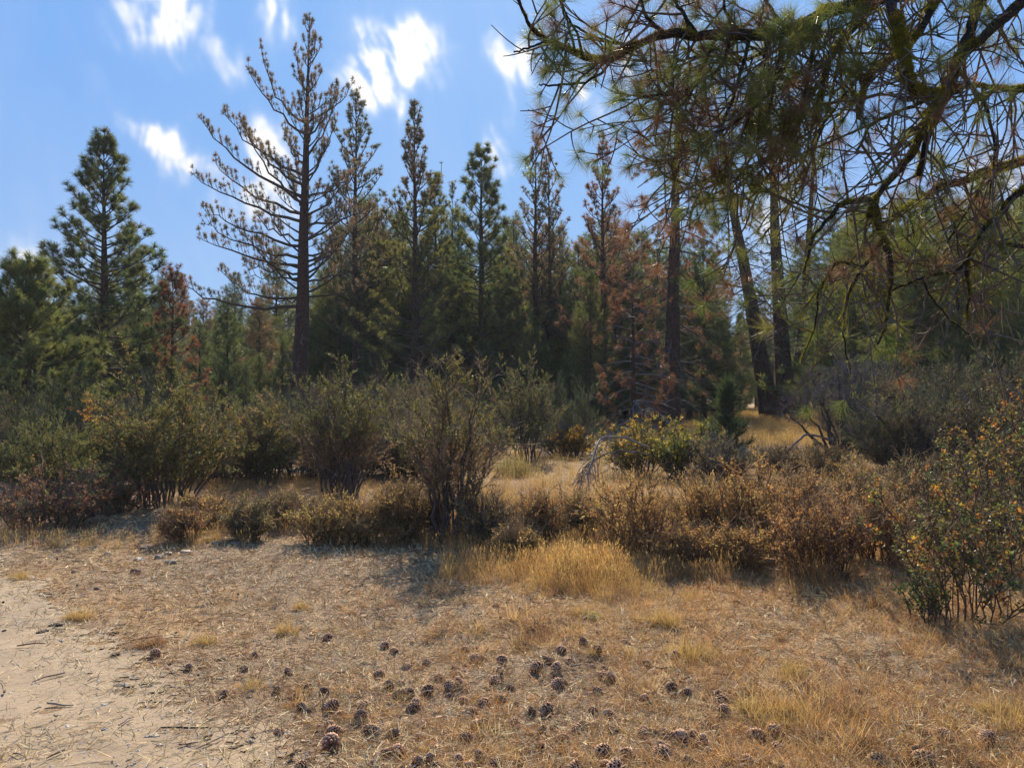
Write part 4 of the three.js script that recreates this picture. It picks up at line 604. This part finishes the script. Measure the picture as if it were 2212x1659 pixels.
{
  const R = rng(808), px5 = (cx) => cx * 0.3616 * 0.8294, py5 = (cy) => (1400 + cy * 0.3616) * 0.8294, pale = [0.48, 0.40, 0.30], grey = [0.30, 0.25, 0.20], brown = [0.24, 0.15, 0.11], dark = [0.16, 0.12, 0.10];
  const list = [[245, 50, 44, 34, brown, 'rounded red-brown rock on the far side of the bare bank'], [315, 92, 18, 12, pale, 'tiny pale pebble below the rounded red-brown rock'], [775, 118, 46, 18, pale, 'pale flat chip at the lower end of the shrub shadow'], [1045, 92, 110, 38, brown, 'widest brown rock embedded in the bank edge'], [1000, 168, 76, 28, [0.55, 0.48, 0.40], 'whitish split rock below the widest brown rock'], [1145, 148, 62, 26, grey, 'grey rock right of the whitish split rock'], [1208, 117, 60, 16, pale, 'flat pale slab along the bank edge'], [970, 72, 40, 24, dark, 'dark stone touching the widest brown rock'], [1228, 178, 90, 20, grey, 'long low grey slab half sunk in the bank'], [975, 262, 68, 40, brown, 'blocky red-brown stone standing free below the bank'], [555, 177, 56, 20, dark, 'flat dark stone on the bare bank'], [1110, 296, 46, 16, [0.5, 0.42, 0.28], 'thin yellowish chip near the blocky red-brown stone'], [525, 252, 38, 18, brown, 'small brown stone below the flat dark stone'], [745, 248, 44, 16, grey, 'small grey stone on the bare soil slope'], [885, 1068, 84, 20, grey, 'flat grey stone lying on the road edge'], [745, 1392, 40, 20, [0.3, 0.26, 0.27], 'small violet-grey stone set in the road'], [1095, 1432, 90, 18, pale, 'pale flat stone showing through the road surface'], [748, 1207, 50, 12, [0.6, 0.56, 0.5], 'whitish chip lying on the road'], [440, 746, 40, 12, pale, 'pale chip at the edge of the wheel track'], [1490, 22, 60, 26, pale, 'pale stone in the rock heap on the bank crest'], [1560, 52, 80, 30, grey, 'grey stone in the rock heap on the bank crest'], [1690, 58, 76, 26, grey, 'grey stone at the end of the rock heap'], [1340, 105, 90, 16, pale, 'long pale slab leading up to the rock heap'], [690, 372, 34, 16, dark, 'little dark stone on the soil slope'], [25, 678, 30, 16, dark, 'little dark stone at the road margin']];
  list.forEach(([cx, cy, w, h, c, label], k) => { const p = G(px5(cx), py5(cy)), q = -p.z / F * 0.2999, o = part('stone', stone(k * 3.7 + 1, w * q, h * q * 1.25, w * q * 0.75, c), M.stone, scene); o.name = numbered('stone'); o.position.copy(p); o.rotation.y = R() * 0.8 - 0.4; tag(o, label, 'stone'); });
  const bark = [[400, 640, 108, 'long dark strip of bark lying beside the road'], [300, 686, 72, 'short reddish strip of bark beside the road'], [820, 700, 60, 'small curled bark flake near the pale grass tuft'], [825, 850, 60, 'thin brown stick on the road edge']];
  bark.forEach(([cx, cy, w, label], k) => { const p = G(px5(cx), py5(cy)), q = -p.z / F * 0.2999, m = new Mb(), L = w * q, pts = []; for (let j = 0; j <= 6; j++) pts.push(V((j / 6 - 0.5) * L, 0.012 + 0.012 * noise(j * 0.7, k * 5), 0.02 * noise(j * 0.5, k * 9 + 3))); m.tube(pts, (t) => 0.010 + 0.012 * Math.sin(Math.PI * clamp(t, 0.05, 0.95)), 6, k === 1 ? [0.30, 0.19, 0.14] : [0.42, 0.36, 0.32], true); const o = part('bark_piece', m.geo(), M.bark, scene); o.name = numbered('bark_piece'); o.scale.y = 0.55; o.position.copy(p); o.rotation.y = 0.35 + 0.2 * k; tag(o, label, 'bark'); });
}

// ---------------------------------------------------------------- pine cones
{
  function coneShape(seed, open, tint) {
    const R = rng(seed), m = new Mb(), N = 86, H = 1.0, r0 = 0.40;
    m.tube([V(0, 0, 0), V(0, 0.3, 0), V(0, 0.7, 0), V(0, 0.98, 0)], [0.12, 0.2, 0.15, 0.03], 8, [0.10, 0.062, 0.045]);
    for (let k = 0; k < N; k++) {
      const u = (k + 0.5) / N, y = 0.03 + u * 0.93, a = k * 2.39996, rad = r0 * Math.pow(Math.sin(Math.PI * Math.pow(clamp(0.10 + 0.88 * u), 0.8)), 0.75), el = lerp(-0.25, 1.1, u) / open + rr(R, -0.12, 0.12);
      const d = V(Math.cos(a) * Math.cos(el), Math.sin(el), Math.sin(a) * Math.cos(el)), s = V(-Math.sin(a), 0, Math.cos(a)), n = V().crossVectors(d, s), b = V(Math.cos(a) * rad * 0.25, y, Math.sin(a) * rad * 0.25), L = rad * 0.86, w = 0.10 + 0.09 * Math.sin(Math.PI * u), q = rr(R, 0.75, 1.3) * tint;
      if (R() < 0.07) continue;
      const inner = [0.13 * q, 0.064 * q, 0.038 * q], outer = [0.26 * q, 0.145 * q, 0.09 * q], at = (t, x, e) => { const z = b.clone().addScaledVector(d, L * t).addScaledVector(s, x).addScaledVector(n, e); return z; };
      const P0 = at(0, -w * 0.3, 0), P1 = at(0, w * 0.3, 0), P2 = at(0.8, w * 0.55, 0.02), P3 = at(0.8, -w * 0.55, 0.02), T = at(1.05, 0, -0.01), K = at(0.92, 0, -0.075), B2 = at(0.8, w * 0.5, -0.05), B3 = at(0.8, -w * 0.5, -0.05);
      const v = (p, c) => m.v(p.x, p.y, p.z, c), i0 = v(P0, inner), i1 = v(P1, inner), i2 = v(P2, inner), i3 = v(P3, inner); m.quad(i0, i1, i2, i3);
      const o2 = v(P2, outer), o3 = v(P3, outer), t = v(T, [0.40 * q, 0.26 * q, 0.17 * q]), kk = v(K, outer), b2 = v(B2, outer), b3 = v(B3, outer); m.tri(o3, o2, t); m.tri(o2, b2, t); m.tri(b2, kk, t); m.tri(kk, b3, t); m.tri(b3, o3, t);
      const u0 = v(P0, inner), u1 = v(P1, inner), u2 = v(B2, inner), u3 = v(B3, inner), u4 = v(K, inner); m.quad(u0, u3, u2, u1); m.tri(u3, u4, u2);
    }
    return m.geo();
  }
  const shapes = [coneShape(901, 1, 1), coneShape(902, 1.15, 0.8), coneShape(903, 0.7, 1.25), coneShape(904, 0.85, 1.5), coneShape(905, 1.25, 1.1)], R = rng(911), spots = [];
  const c6 = [[820, 490], [1295, 565], [1360, 630], [1450, 720], [1600, 690], [1900, 615], [1250, 815], [1290, 920, 1.25], [1375, 885, 0.8], [1720, 820], [1850, 795], [1790, 890], [1885, 890], [2145, 890, 1.15], [2005, 665], [490, 790], [180, 660, 0.7], [90, 740, 0.7], [560, 975], [625, 920, 0.8], [780, 960], [880, 1055], [1110, 1040], [1440, 960], [1535, 1065], [1665, 940], [2080, 1040, 1.2], [1890, 1005, 0.7], [1910, 1140, 1.3], [1995, 1140, 0.8], [660, 1105, 0.8], [560, 1060, 0.8], [950, 1145], [1055, 1185, 1.2], [830, 1235, 1.2], [745, 1250, 0.7], [905, 1310, 1.1], [1085, 1280, 1.1], [1300, 1310, 1.1], [1350, 1385, 0.8], [820, 1430, 1.35], [1400, 1485, 1.2], [1290, 1495, 0.8], [620, 1550], [1150, 1560, 0.8], [1210, 1560, 0.8], [1540, 1530], [1650, 1520], [2060, 1505], [1880, 1540], [1960, 1560], [380, 1260, 0.8], [2130, 1410], [360, 940, 0.7], [1590, 1210, 0.7], [1880, 1320], [2190, 1000, 0.8]].map(([x, y, s = 1]) => [(600 + x * 0.3165) * 0.8294, (1500 + y * 0.3165) * 0.8294, s]);
  const c7 = [[540, 510], [705, 550], [810, 615, 1.2], [825, 460, 0.7], [60, 710, 1.1], [330, 735, 1.2], [440, 680, 0.7], [460, 760], [620, 715], [750, 740, 0.9], [840, 800, 1.1], [1440, 655, 1.4], [510, 890, 1.2], [430, 985, 0.8], [420, 1060, 1.1], [800, 1130, 0.7], [940, 1165, 0.8], [940, 1240], [640, 1235], [780, 1240, 0.7], [1190, 1265, 1.1], [1260, 1320, 0.9], [1330, 1260, 0.8], [1490, 1310, 1.3], [1650, 1360, 1.1], [1840, 1010, 1.4], [1380, 1460, 1.5], [200, 275, 0.9], [870, 1570], [990, 1560], [670, 1560], [900, 1440], [1090, 1470, 0.8], [2190, 1330, 1.1], [1590, 1545, 1.2], [30, 850], [1200, 700, 0.7], [1020, 530, 0.9], [60, 340, 0.8]].map(([x, y, s = 1]) => [(1300 + x * 0.3165) * 0.8294, (1500 + y * 0.3165) * 0.8294, s]);
  const c4 = [[250, 1245, 1.1], [500, 1270, 0.8], [110, 1500, 1.5], [940, 1475, 1.1], [1200, 1495, 1.1], [650, 1625, 1.5], [915, 1615, 1.5], [800, 1565], [330, 1495, 0.8]].map(([x, y, s = 1]) => [(1967 + x * 0.5124) * 0.8294, (1150 + y * 0.5124) * 0.8294, s]);
  const c5 = [[1095, 848, 1], [1350, 938, 0.9], [1590, 1137, 0.9], [1560, 870, 0.7], [1810, 855, 0.7]].map(([x, y, s]) => [x * 0.3616 * 0.8294, (1400 + y * 0.3616) * 0.8294, s]);
  const c8 = []; for (let k = 0; k < 46; k++) { const px = 1250 + 560 * (R() + R() - 1), py = 1400 + 250 * Math.pow(R(), 0.8); c8.push([px, py, rr(R, 0.55, 0.9)]); }
  for (const [px, py, s] of [...c6, ...c7, ...c4, ...c5, ...c8]) {
    const p = G(px, py + 6), k = Math.floor(R() * 5), big = s >= 1.2, o = part('pine_cone', shapes[k], M.cone, scene), up = R() < 0.35, size = 0.070 * lerp(1, s, 0.75) * rr(R, 0.88, 1.12);
    spots.push([p, size]);
    o.name = numbered('pine_cone'); o.scale.set(size * rr(R, 0.9, 1.1), size * rr(R, 0.85, 1.15), size * rr(R, 0.9, 1.1)); o.rotation.set(up ? rr(R, -0.5, 0.5) : Math.PI / 2 + rr(R, -0.35, 0.2), 0, up ? rr(R, -0.5, 0.5) : rr(R, -3, 3), 'YXZ'); o.rotation.y = R() * 6.283;
    o.position.copy(p); o.position.y += up ? -0.32 * size : size * rr(R, 0.03, 0.28);
    tag(o, big ? 'large open dark pine cone lying in the dry needles' : 'brown open pine cone lying in the dry needles', 'pine cone', big ? 'large fallen pine cones' : 'fallen pine cones');
  }
  const over = new Mb();
  for (const [p, size] of spots) for (let k = 0; k < 7; k++) { const a = R() * 6.283, e = R() * 6.283, q = V(p.x + Math.cos(e) * size * 0.55, p.y + size * rr(R, 0.05, 0.55), p.z + Math.sin(e) * size * 0.55 + size * 0.15), tone = vary(R, pick(R, [[0.47, 0.32, 0.15], [0.42, 0.26, 0.115], [0.58, 0.44, 0.245], [0.34, 0.18, 0.085]]), 0.2); for (let j = 0; j < 2; j++) { const d = V(Math.cos(a + j * 0.15), rr(R, -0.25, 0.45), Math.sin(a + j * 0.15)).normalize(); over.blade(q, d, sideOf(R, d), rr(R, 0.05, 0.11), 0.0023, tone, rr(R, 0, 0.4), 2, 0.5); } }
  tag(part('draped_needles', over.geo(), M.litter, scene, 'stuff'), 'dry needles draped over and around the fallen cones', 'needles');
  // bright green moss cushion below the golden grass
  const t = thing('moss_cushion', 'small bright yellow-green moss cushion on the litter below the golden grass', 'moss', G(1270, 1332)), f = new Many(), sh = clumpShape(31, 30, 0.03, 0.003, 1.3, 0.2);
  for (let k = 0; k < 70; k++) { const a = R() * 6.28, r = Math.sqrt(R()) * 0.075; f.add(R, V(Math.cos(a) * r * 1.2, 0.02 * (1 - r / 0.08), Math.sin(a) * r), V(rr(R, -0.4, 0.4), 1, rr(R, -0.4, 0.4)).normalize(), rr(R, 0.7, 1.1), vary(R, [0.26, 0.30, 0.03], 0.25)); }
  f.build('shoots', sh, M.moss, t);
}

// ---------------------------------------------------------------- fallen grey boughs
function deadBough(label, pts, r, color, twigs, seed) {
  const R = rng(seed), base = pts[pts.length - 1].clone(), t = thing('dead_bough', label, 'branch', base), m = new Mb(), c = new THREE.CatmullRomCurve3(pts.map((p) => p.clone().sub(base))), q = c.getPoints(24); for (let k = 1; k < 24; k++) { q[k].x += 0.05 * noise(k * 0.6, seed); q[k].y += 0.05 * noise(k * 0.6, seed + 5); }
  m.tube(q, (u) => lerp(r, r * 0.3, u) * (1 + 0.15 * noise(u * 12, seed)), 7, (u) => color.map((k) => k * (1 + 0.4 * noise(u * 20, seed, 4))), true);
  part('bough', m.geo(), M.twig, t);
  for (let k = 0; k < twigs; k++) { const u = rr(R, 0.25, 1), d = headed(q, u), b = path(R, along(q, u), V(d.x + rr(R, -0.7, 0.7), d.y - 0.4 + rr(R, -0.3, 0.3), d.z + rr(R, -0.7, 0.7)), rr(R, 0.25, 0.8), 5, -0.5, 0.18), w = new Mb(); w.tube(b, (s) => lerp(r * 0.35, 0.003, s), 4, vary(R, color, 0.2)); for (let j = 0; j < 3; j++) { const e = path(R, along(b, rr(R, 0.3, 0.9)), V(rr(R, -1, 1), rr(R, -1, 0.2), rr(R, -1, 1)), rr(R, 0.1, 0.3), 3, -0.3, 0.2); w.tube(e, [0.005, 0.004, 0.003, 0.002], 3, vary(R, color, 0.2)); } part('twig', w.geo(), M.twig, t); }
}
deadBough('bleached arching dead bough drooping to the ground before the yellow currant', [P(1400, 965, 13.2), P(1340, 945, 13), P(1300, 950, 12.7), P(1278, 995, 12.2), P(1270, 1040, 11.9), P(1255, 1075, 11.6), P(1235, 1082, 11.4)], 0.020, [0.24, 0.19, 0.15], 30, 41);
deadBough('second dark branch of the fallen bough reaching under the currant', [P(1420, 985, 13.4), P(1350, 975, 12.8), P(1300, 985, 12.5), P(1262, 1012, 12.2), P(1240, 1060, 12)], 0.016, [0.14, 0.11, 0.09], 16, 42);
deadBough('thin arching dead branch sweeping down from the old mahogany shrub', [P(1800, 950, 17.5), P(1745, 940, 17), P(1710, 965, 16.5), P(1690, 1000, 16), P(1683, 1025, 15.6)], 0.028, [0.17, 0.14, 0.13], 8, 43);
deadBough('dark dead limb leaning over the meadow beside the thick trunk', [P(1560, 905, 24), P(1520, 930, 23), P(1490, 945, 22), P(1440, 965, 21)], 0.04, [0.10, 0.085, 0.075], 10, 44);

// ---------------------------------------------------------------- the overhanging pine at the right: mossy limbs, hanging twigs, long needles
{
  const R = rng(1001), foot = V(6.2, 0, -5.6); foot.y = groundY(foot.x, foot.z);
  const t = thing('overhanging_pine', 'big old pine with moss-covered limbs hanging into view over the clearing', 'tree', foot), L = (px, py, d) => P(px, py, d).sub(foot);
  const tr = new Mb(), tp = []; for (let k = 0; k <= 12; k++) tp.push(V(0.12 * noise(k * 0.4, 3), k * 0.9 - 0.2, 0.12 * noise(k * 0.4, 8)));
  tr.tube(tp, (k) => lerp(0.36, 0.14, k) + 0.12 * Math.exp(-k * 20), 16, [0.66, 0.52, 0.46]); part('trunk', tr.geo(), M.bark, t);
  const join = (y) => V(0, y, 0);
  const limbs = [ // points, radius at the thick end, radius at the tip, moss, twigs
    [[join(4.1), L(2260, -120, 5.8), L(2040, -30, 5.6), L(1892, -2, 5.5), L(1849, 11, 5.4), L(1777, 29, 5.3), L(1720, 60, 5.2), L(1662, 78, 5.1), L(1576, 75, 5.0), L(1506, 77, 4.95), L(1436, 73, 4.9), L(1366, 101, 4.85), L(1324, 126, 4.8), L(1261, 121, 4.75), L(1219, 101, 4.7), L(1184, 87, 4.7), L(1156, 66, 4.65), L(1135, 35, 4.6), L(1115, -20, 4.6)], 0.085, 0.010, 0.8, 1.1],
    [[L(1366, 101, 4.85), L(1310, 88, 4.75), L(1268, 72, 4.65), L(1235, 50, 4.6), L(1215, 15, 4.6)], 0.018, 0.006, 0, 2.2],
    [[L(1324, 126, 4.8), L(1297, 157, 4.75), L(1262, 178, 4.7), L(1225, 184, 4.65), L(1190, 184, 4.6), L(1165, 183, 4.6)], 0.014, 0.006, 0, 1.0],
    [[L(1261, 121, 4.75), L(1245, 70, 4.8), L(1222, 40, 4.8), L(1205, -10, 4.8)], 0.014, 0.006, 0, 2],
    [[L(1184, 87, 4.7), L(1150, 100, 4.6), L(1110, 112, 4.55)], 0.012, 0.006, 0, 1.5],
    [[L(1436, 73, 4.9), L(1400, 40, 4.8), L(1380, -10, 4.8)], 0.02, 0.008, 0.2, 2.5],
    [[join(4.3), L(2300, -200, 6.2), L(2000, -60, 6.0), L(1878, 17, 5.7), L(1849, 58, 5.6), L(1820, 86, 5.5), L(1795, 121, 5.4), L(1783, 161, 5.3), L(1774, 225, 5.2)], 0.065, 0.018, 1.3, 1.4],
    [[join(4.5), L(2260, -260, 5.6), L(2020, -120, 5.3), L(1930, 0, 5.0), L(1941, 58, 4.9), L(1950, 109, 4.85), L(1961, 161, 4.8), L(1979, 196, 4.9), L(2025, 203, 5.0), L(2070, 196, 5.1)], 0.06, 0.03, 2.0, 0.9],
    [[join(4.0), L(2300, -150, 5.9), L(2100, -90, 5.8), L(2025, 0, 5.6), L(1993, 58, 5.5), L(1958, 104, 5.5), L(1907, 138, 5.4), L(1881, 161, 5.3), L(1864, 207, 5.3), L(1856, 255, 5.2)], 0.055, 0.02, 1.1, 1.6],
    [[join(3.9), L(2330, -180, 5.2), L(2170, -90, 5.2), L(2122, 0, 5.2), L(2094, 72, 5.2), L(2065, 144, 5.1), L(2036, 201, 5.1), L(2002, 273, 5.0), L(1973, 331, 5.0), L(1944, 368, 5.0), L(1892, 431, 4.9), L(1878, 470, 4.9)], 0.06, 0.022, 0.7, 1.3],
    [[join(3.7), L(2400, -120, 5.0), L(2240, -20, 5.0), L(2166, 43, 5.0), L(2108, 95, 5.0), L(2070, 140, 5.05), L(2052, 190, 5.1), L(2010, 285, 5.0), L(1985, 380, 5.1)], 0.06, 0.025, 0.6, 1.3],
    [[join(3.1), L(2400, 160, 5.3), L(2212, 195, 5.3), L(2145, 187, 5.4), L(2065, 184, 5.5)], 0.045, 0.02, 0.8, 1.6],
    [[join(2.9), L(2400, 290, 5.4), L(2212, 349, 5.5), L(2137, 369, 5.5), L(2065, 395, 5.5), L(2022, 412, 5.5), L(1964, 447, 5.5), L(1936, 470, 5.5), L(1890, 500, 5.4)], 0.06, 0.025, 0.5, 1.0],
    [[L(1878, 432, 4.9), L(1835, 433, 4.85), L(1812, 447, 4.8), L(1789, 476, 4.8), L(1760, 510, 4.75), L(1746, 550, 4.7), L(1736, 590, 4.7)], 0.026, 0.008, 1.6, 1.6],
    [[L(1887, 441, 4.9), L(1901, 493, 4.85), L(1915, 533, 4.8), L(1927, 576, 4.8), L(1921, 642, 4.75), L(1915, 700, 4.75), L(1896, 745, 4.7)], 0.036, 0.008, 1.2, 1.2],
    [[L(1905, 520, 4.82), L(1886, 550, 4.8), L(1864, 577, 4.78), L(1841, 571, 4.76), L(1806, 568, 4.75), L(1783, 608, 4.7), L(1766, 642, 4.7), L(1763, 706, 4.7), L(1731, 780, 4.7)], 0.022, 0.005, 1.4, 1.2],
    [[L(1864, 579, 4.78), L(1835, 631, 4.7), L(1826, 671, 4.7), L(1823, 723, 4.7), L(1838, 800, 4.7)], 0.016, 0.005, 1.0, 1.2],
    [[join(2.7), L(2400, 330, 5.1), L(2212, 412, 5.1), L(2166, 458, 5.1), L(2122, 504, 5.0), L(2094, 556, 5.0), L(2091, 591, 5.0), L(2094, 634, 5.0), L(2091, 690, 5.0)], 0.045, 0.008, 0.9, 1.4],
    [[L(2102, 548, 5.0), L(2065, 585, 5.0), L(2007, 596, 5.0), L(1950, 619, 4.9), L(1907, 631, 4.9)], 0.022, 0.006, 0.2, 2.2],
    [[L(2007, 596, 5.0), L(1998, 610, 4.95), L(2025, 657, 4.9), L(2053, 691, 4.9), L(2094, 722, 4.9)], 0.012, 0.005, 0.3, 1.5],
    [[join(2.4), L(2400, 520, 5.6), L(2212, 530, 5.6), L(2131, 519, 5.6), L(2080, 530, 5.6)], 0.035, 0.015, 0.9, 1.2],
    [[L(1720, 60, 5.2), L(1700, 130, 5.1), L(1660, 200, 5.0), L(1610, 250, 4.95), L(1530, 290, 4.9), L(1450, 262, 4.9)], 0.024, 0.006, 0.5, 2.2],
    [[L(1576, 75, 5.0), L(1560, 140, 4.95), L(1500, 185, 4.9), L(1440, 205, 4.85), L(1370, 208, 4.85)], 0.018, 0.006, 0.2, 2.4],
    [[L(1662, 78, 5.1), L(1640, 180, 5.05), L(1600, 300, 5.0), L(1560, 370, 5.0), L(1480, 400, 5.0)], 0.022, 0.006, 0.5, 2.4],
    [[L(1777, 29, 5.3), L(1750, 140, 5.2), L(1730, 250, 5.1), L(1680, 330, 5.1), L(1600, 370, 5.0)], 0.022, 0.006, 0.8, 2.2],
    [[L(1795, 121, 5.4), L(1760, 240, 5.4), L(1740, 340, 5.4), L(1680, 400, 5.3)], 0.018, 0.006, 0.8, 2.2],
    [[L(2036, 201, 5.1), L(1980, 225, 5.1), L(1920, 250, 5.05), L(1880, 275, 5.0), L(1850, 330, 5.0)], 0.022, 0.008, 1.2, 1.8],
    [[L(1907, 138, 5.4), L(1850, 175, 5.3), L(1800, 240, 5.3), L(1770, 280, 5.2)], 0.018, 0.006, 0.5, 2.2],
    [[L(2065, 144, 5.1), L(2130, 230, 5.2), L(2150, 330, 5.2), L(2140, 430, 5.2)], 0.02, 0.007, 0.8, 1.8],
    [[L(1620, 80, 5.05), L(1590, 190, 5.0), L(1560, 270, 4.95), L(1500, 330, 4.9), L(1420, 350, 4.9)], 0.018, 0.006, 0.4, 3.2], [[L(1690, 70, 5.2), L(1670, 200, 5.15), L(1640, 300, 5.1), L(1590, 390, 5.1), L(1530, 425, 5.1)], 0.018, 0.006, 0.5, 3.0], [[L(1550, 80, 5.0), L(1520, 140, 5.0), L(1480, 220, 5.0), L(1430, 250, 5.0)], 0.016, 0.006, 0.3, 3.2], [[L(1760, 40, 5.3), L(1745, 180, 5.3), L(1700, 290, 5.2), L(1660, 380, 5.2), L(1620, 430, 5.2)], 0.018, 0.006, 0.6, 3.0], [[L(1820, 90, 5.5), L(1790, 230, 5.5), L(1740, 380, 5.4), L(1710, 440, 5.4)], 0.018, 0.006, 0.7, 2.6], [[L(1849, 60, 5.6), L(1700, 100, 5.5), L(1600, 130, 5.4), L(1520, 120, 5.3), L(1450, 140, 5.3)], 0.02, 0.007, 0.3, 2.6],
    [[L(1506, 77, 4.95), L(1470, 20, 4.9), L(1440, -30, 4.9)], 0.02, 0.01, 0, 3], [[L(1600, 76, 5.0), L(1570, 30, 5.0), L(1560, -30, 5.0)], 0.02, 0.01, 0.2, 3], [[L(1700, 66, 5.2), L(1660, 10, 5.2), L(1650, -30, 5.2)], 0.02, 0.01, 0.2, 3],
    [[L(2137, 369, 5.5), L(2100, 440, 5.5), L(2050, 520, 5.4), L(2030, 590, 5.4)], 0.016, 0.006, 0.5, 2.2], [[L(1964, 447, 5.5), L(1975, 520, 5.5), L(1960, 600, 5.4)], 0.014, 0.006, 0.5, 2.2], [[L(2022, 412, 5.5), L(2060, 480, 5.5), L(2075, 560, 5.5)], 0.016, 0.006, 0.5, 2],
  ];
  const tufts = [new Many(), new Many(), new Many()], moss = new Many(), bark = [0.11, 0.083, 0.068];
  const tone = (dead) => vary(R, dead ? [0.22, 0.115, 0.055] : pick(R, [[0.155, 0.18, 0.034], [0.13, 0.16, 0.034], [0.21, 0.205, 0.04]]), 0.2);
  const putTuft = (p, d, dead, s = 1) => { const w = p.clone().add(foot), px = CX + w.x / -w.z * F, py = CY - (w.y - CAM_H) / -w.z * F; if (px < 1118 || R() < lerp(0.14, 0.6, smooth(1740, 1900, px)) + 0.12 * smooth(430, 560, py)) return; tufts[Math.floor(R() * 3)].add(R, p, d, s * rr(R, 0.75, 1.05), tone(dead)); };
  for (const [pts, r0, r1, mossy, twigs] of limbs) {
    const m = new Mb(), q = new THREE.CatmullRomCurve3(pts, false, 'catmullrom', 0.4).getPoints(pts.length * 5); let len = 0; for (let k = 1; k < q.length; k++) len += q[k].distanceTo(q[k - 1]);
    for (let k = 1; k < q.length - 1; k++) { q[k].x += 0.012 * noise(k * 0.45, r0 * 999); q[k].y += 0.014 * noise(k * 0.45, r0 * 999 + 7); }
    const rad = (u) => 0.76 * lerp(r0, r1, Math.pow(u, 0.7)) * (1 + 0.18 * noise(u * 14, r0 * 300, len));
    m.tube(q, rad, 9, bark, true);
    const limb = part('limb', m.geo(), M.bark, t);
    const seen = q.findIndex((p) => { const w = p.clone().add(foot), x = CX + w.x / -w.z * F; return x < 2330; }) / q.length;
    const nt = Math.round(twigs * len * (1 - Math.max(0, seen)) * 5.4), tw = new Mb();
    for (let k = 0; k < nt; k++) {
      const u = lerp(Math.max(0.05, seen), 1, (k + R()) / nt), p = along(q, u), d = headed(q, u), hang = R() < 0.56, dir = V(d.x * 0.5 + rr(R, -0.8, 0.6), hang ? rr(R, -1.1, -0.2) : rr(R, -0.3, 0.7), d.z * 0.5 + rr(R, -0.7, 0.7)).normalize(), b = path(R, p, dir, rr(R, 0.18, hang ? 0.95 : 0.55), 6, hang ? rr(R, -0.4, 0.5) : rr(R, 0.1, 0.7), 0.20), dead = R() < 0.22, bareTwig = hang && R() < (twigs < 2 ? 0.62 : 0.4);
      if (CX + (b[6].x + foot.x) / -(b[6].z + foot.z) * F < 1112) continue;
      tw.tube(b, (s) => lerp(Math.min(0.009, r1 * 1.1), 0.003, s), 5, vary(R, bark, 0.2), true);
      if (!bareTwig) putTuft(b[6], headed(b, 1), dead, 1.05);
      for (let j = 0; j < 3; j++) { const e = path(R, along(b, rr(R, 0.3, 0.9)), headed(b, 0.6).add(onSphere(R).multiplyScalar(0.9)).normalize(), rr(R, 0.08, 0.26), 4, rr(R, -0.2, 0.6), 0.18); tw.tube(e, [0.005, 0.0045, 0.004, 0.0035, 0.003], 4, vary(R, bark, 0.2)); if (!bareTwig || R() < 0.3) putTuft(e[4], headed(e, 1), dead, 0.95); }
      if (mossy > 0.4) for (let j = 0; j < 26 * mossy; j++) if (R() < 0.6) moss.add(R, along(b, Math.pow(R(), 1.6) * 0.8).add(onSphere(R).multiplyScalar(0.006)), onSphere(R).add(V(0, 0.5, 0)).normalize(), rr(R, 0.35, 0.8), vary(R, [0.34, 0.32, 0.03], 0.35));
    }
    if (!tw.empty) part('twigs', tw.geo(), M.twig, limb, 'stuff');
    const nm = Math.round(mossy * len * 520);
    for (let k = 0; k < nm; k++) { const u = R(), clump = 0.32 + 2.6 * noise(u * len * 5.5, r0 * 777, 2); if (R() > clump) continue; const a = rr(R, -1.9, 1.9), d = headed(q, u), sd = V().crossVectors(d, UPV).normalize(), up = V().crossVectors(sd, d).normalize(), n = up.multiplyScalar(Math.cos(a)).addScaledVector(sd, Math.sin(a)).normalize(); moss.add(R, along(q, u).addScaledVector(n, rad(u) * 0.9), n.clone().add(onSphere(R).multiplyScalar(0.5)).normalize(), rr(R, 0.7, 1.6) * clamp(rad(u) / 0.028, 0.42, 1.15), vary(R, R() < 0.75 ? [0.33, 0.305, 0.024] : [0.16, 0.14, 0.02], 0.35)); }
  }
  // the crown above the frame
  for (let k = 0; k < 16; k++) { const m = new Mb(), az = k * 2.4, y = rr(R, 5.2, 9.6), q = path(R, V(0, y, 0), V(Math.cos(az), 0.25, Math.sin(az)), rr(R, 1.6, 3.0), 8, -0.1, 0.1); m.tube(q, (s) => lerp(0.05, 0.01, s), 7, bark, true); part('limb', m.geo(), M.bark, t); for (let j = 0; j < 16; j++) { const u = rr(R, 0.3, 1); putTuft(along(q, u).add(onSphere(R).multiplyScalar(0.25)), onSphere(R), R() < 0.2, 1.3); } }
  tufts.forEach((f, k) => f.build('needles', SH.near[k], M.needle, t));
  moss.build('moss', clumpShape(33, 16, 0.034, 0.0034, 1.25, 0.25), M.moss, t);
}

// thin sunlit dust and smoke haze: the far pines fade a little
scene.fog = new THREE.FogExp2(new THREE.Color().setRGB(1.0, 0.98, 0.93), 0.0006);
scene.traverse((o) => { if (o.isMesh) o.castShadow = o.receiveShadow = true; });
renderer.render(scene, camera);
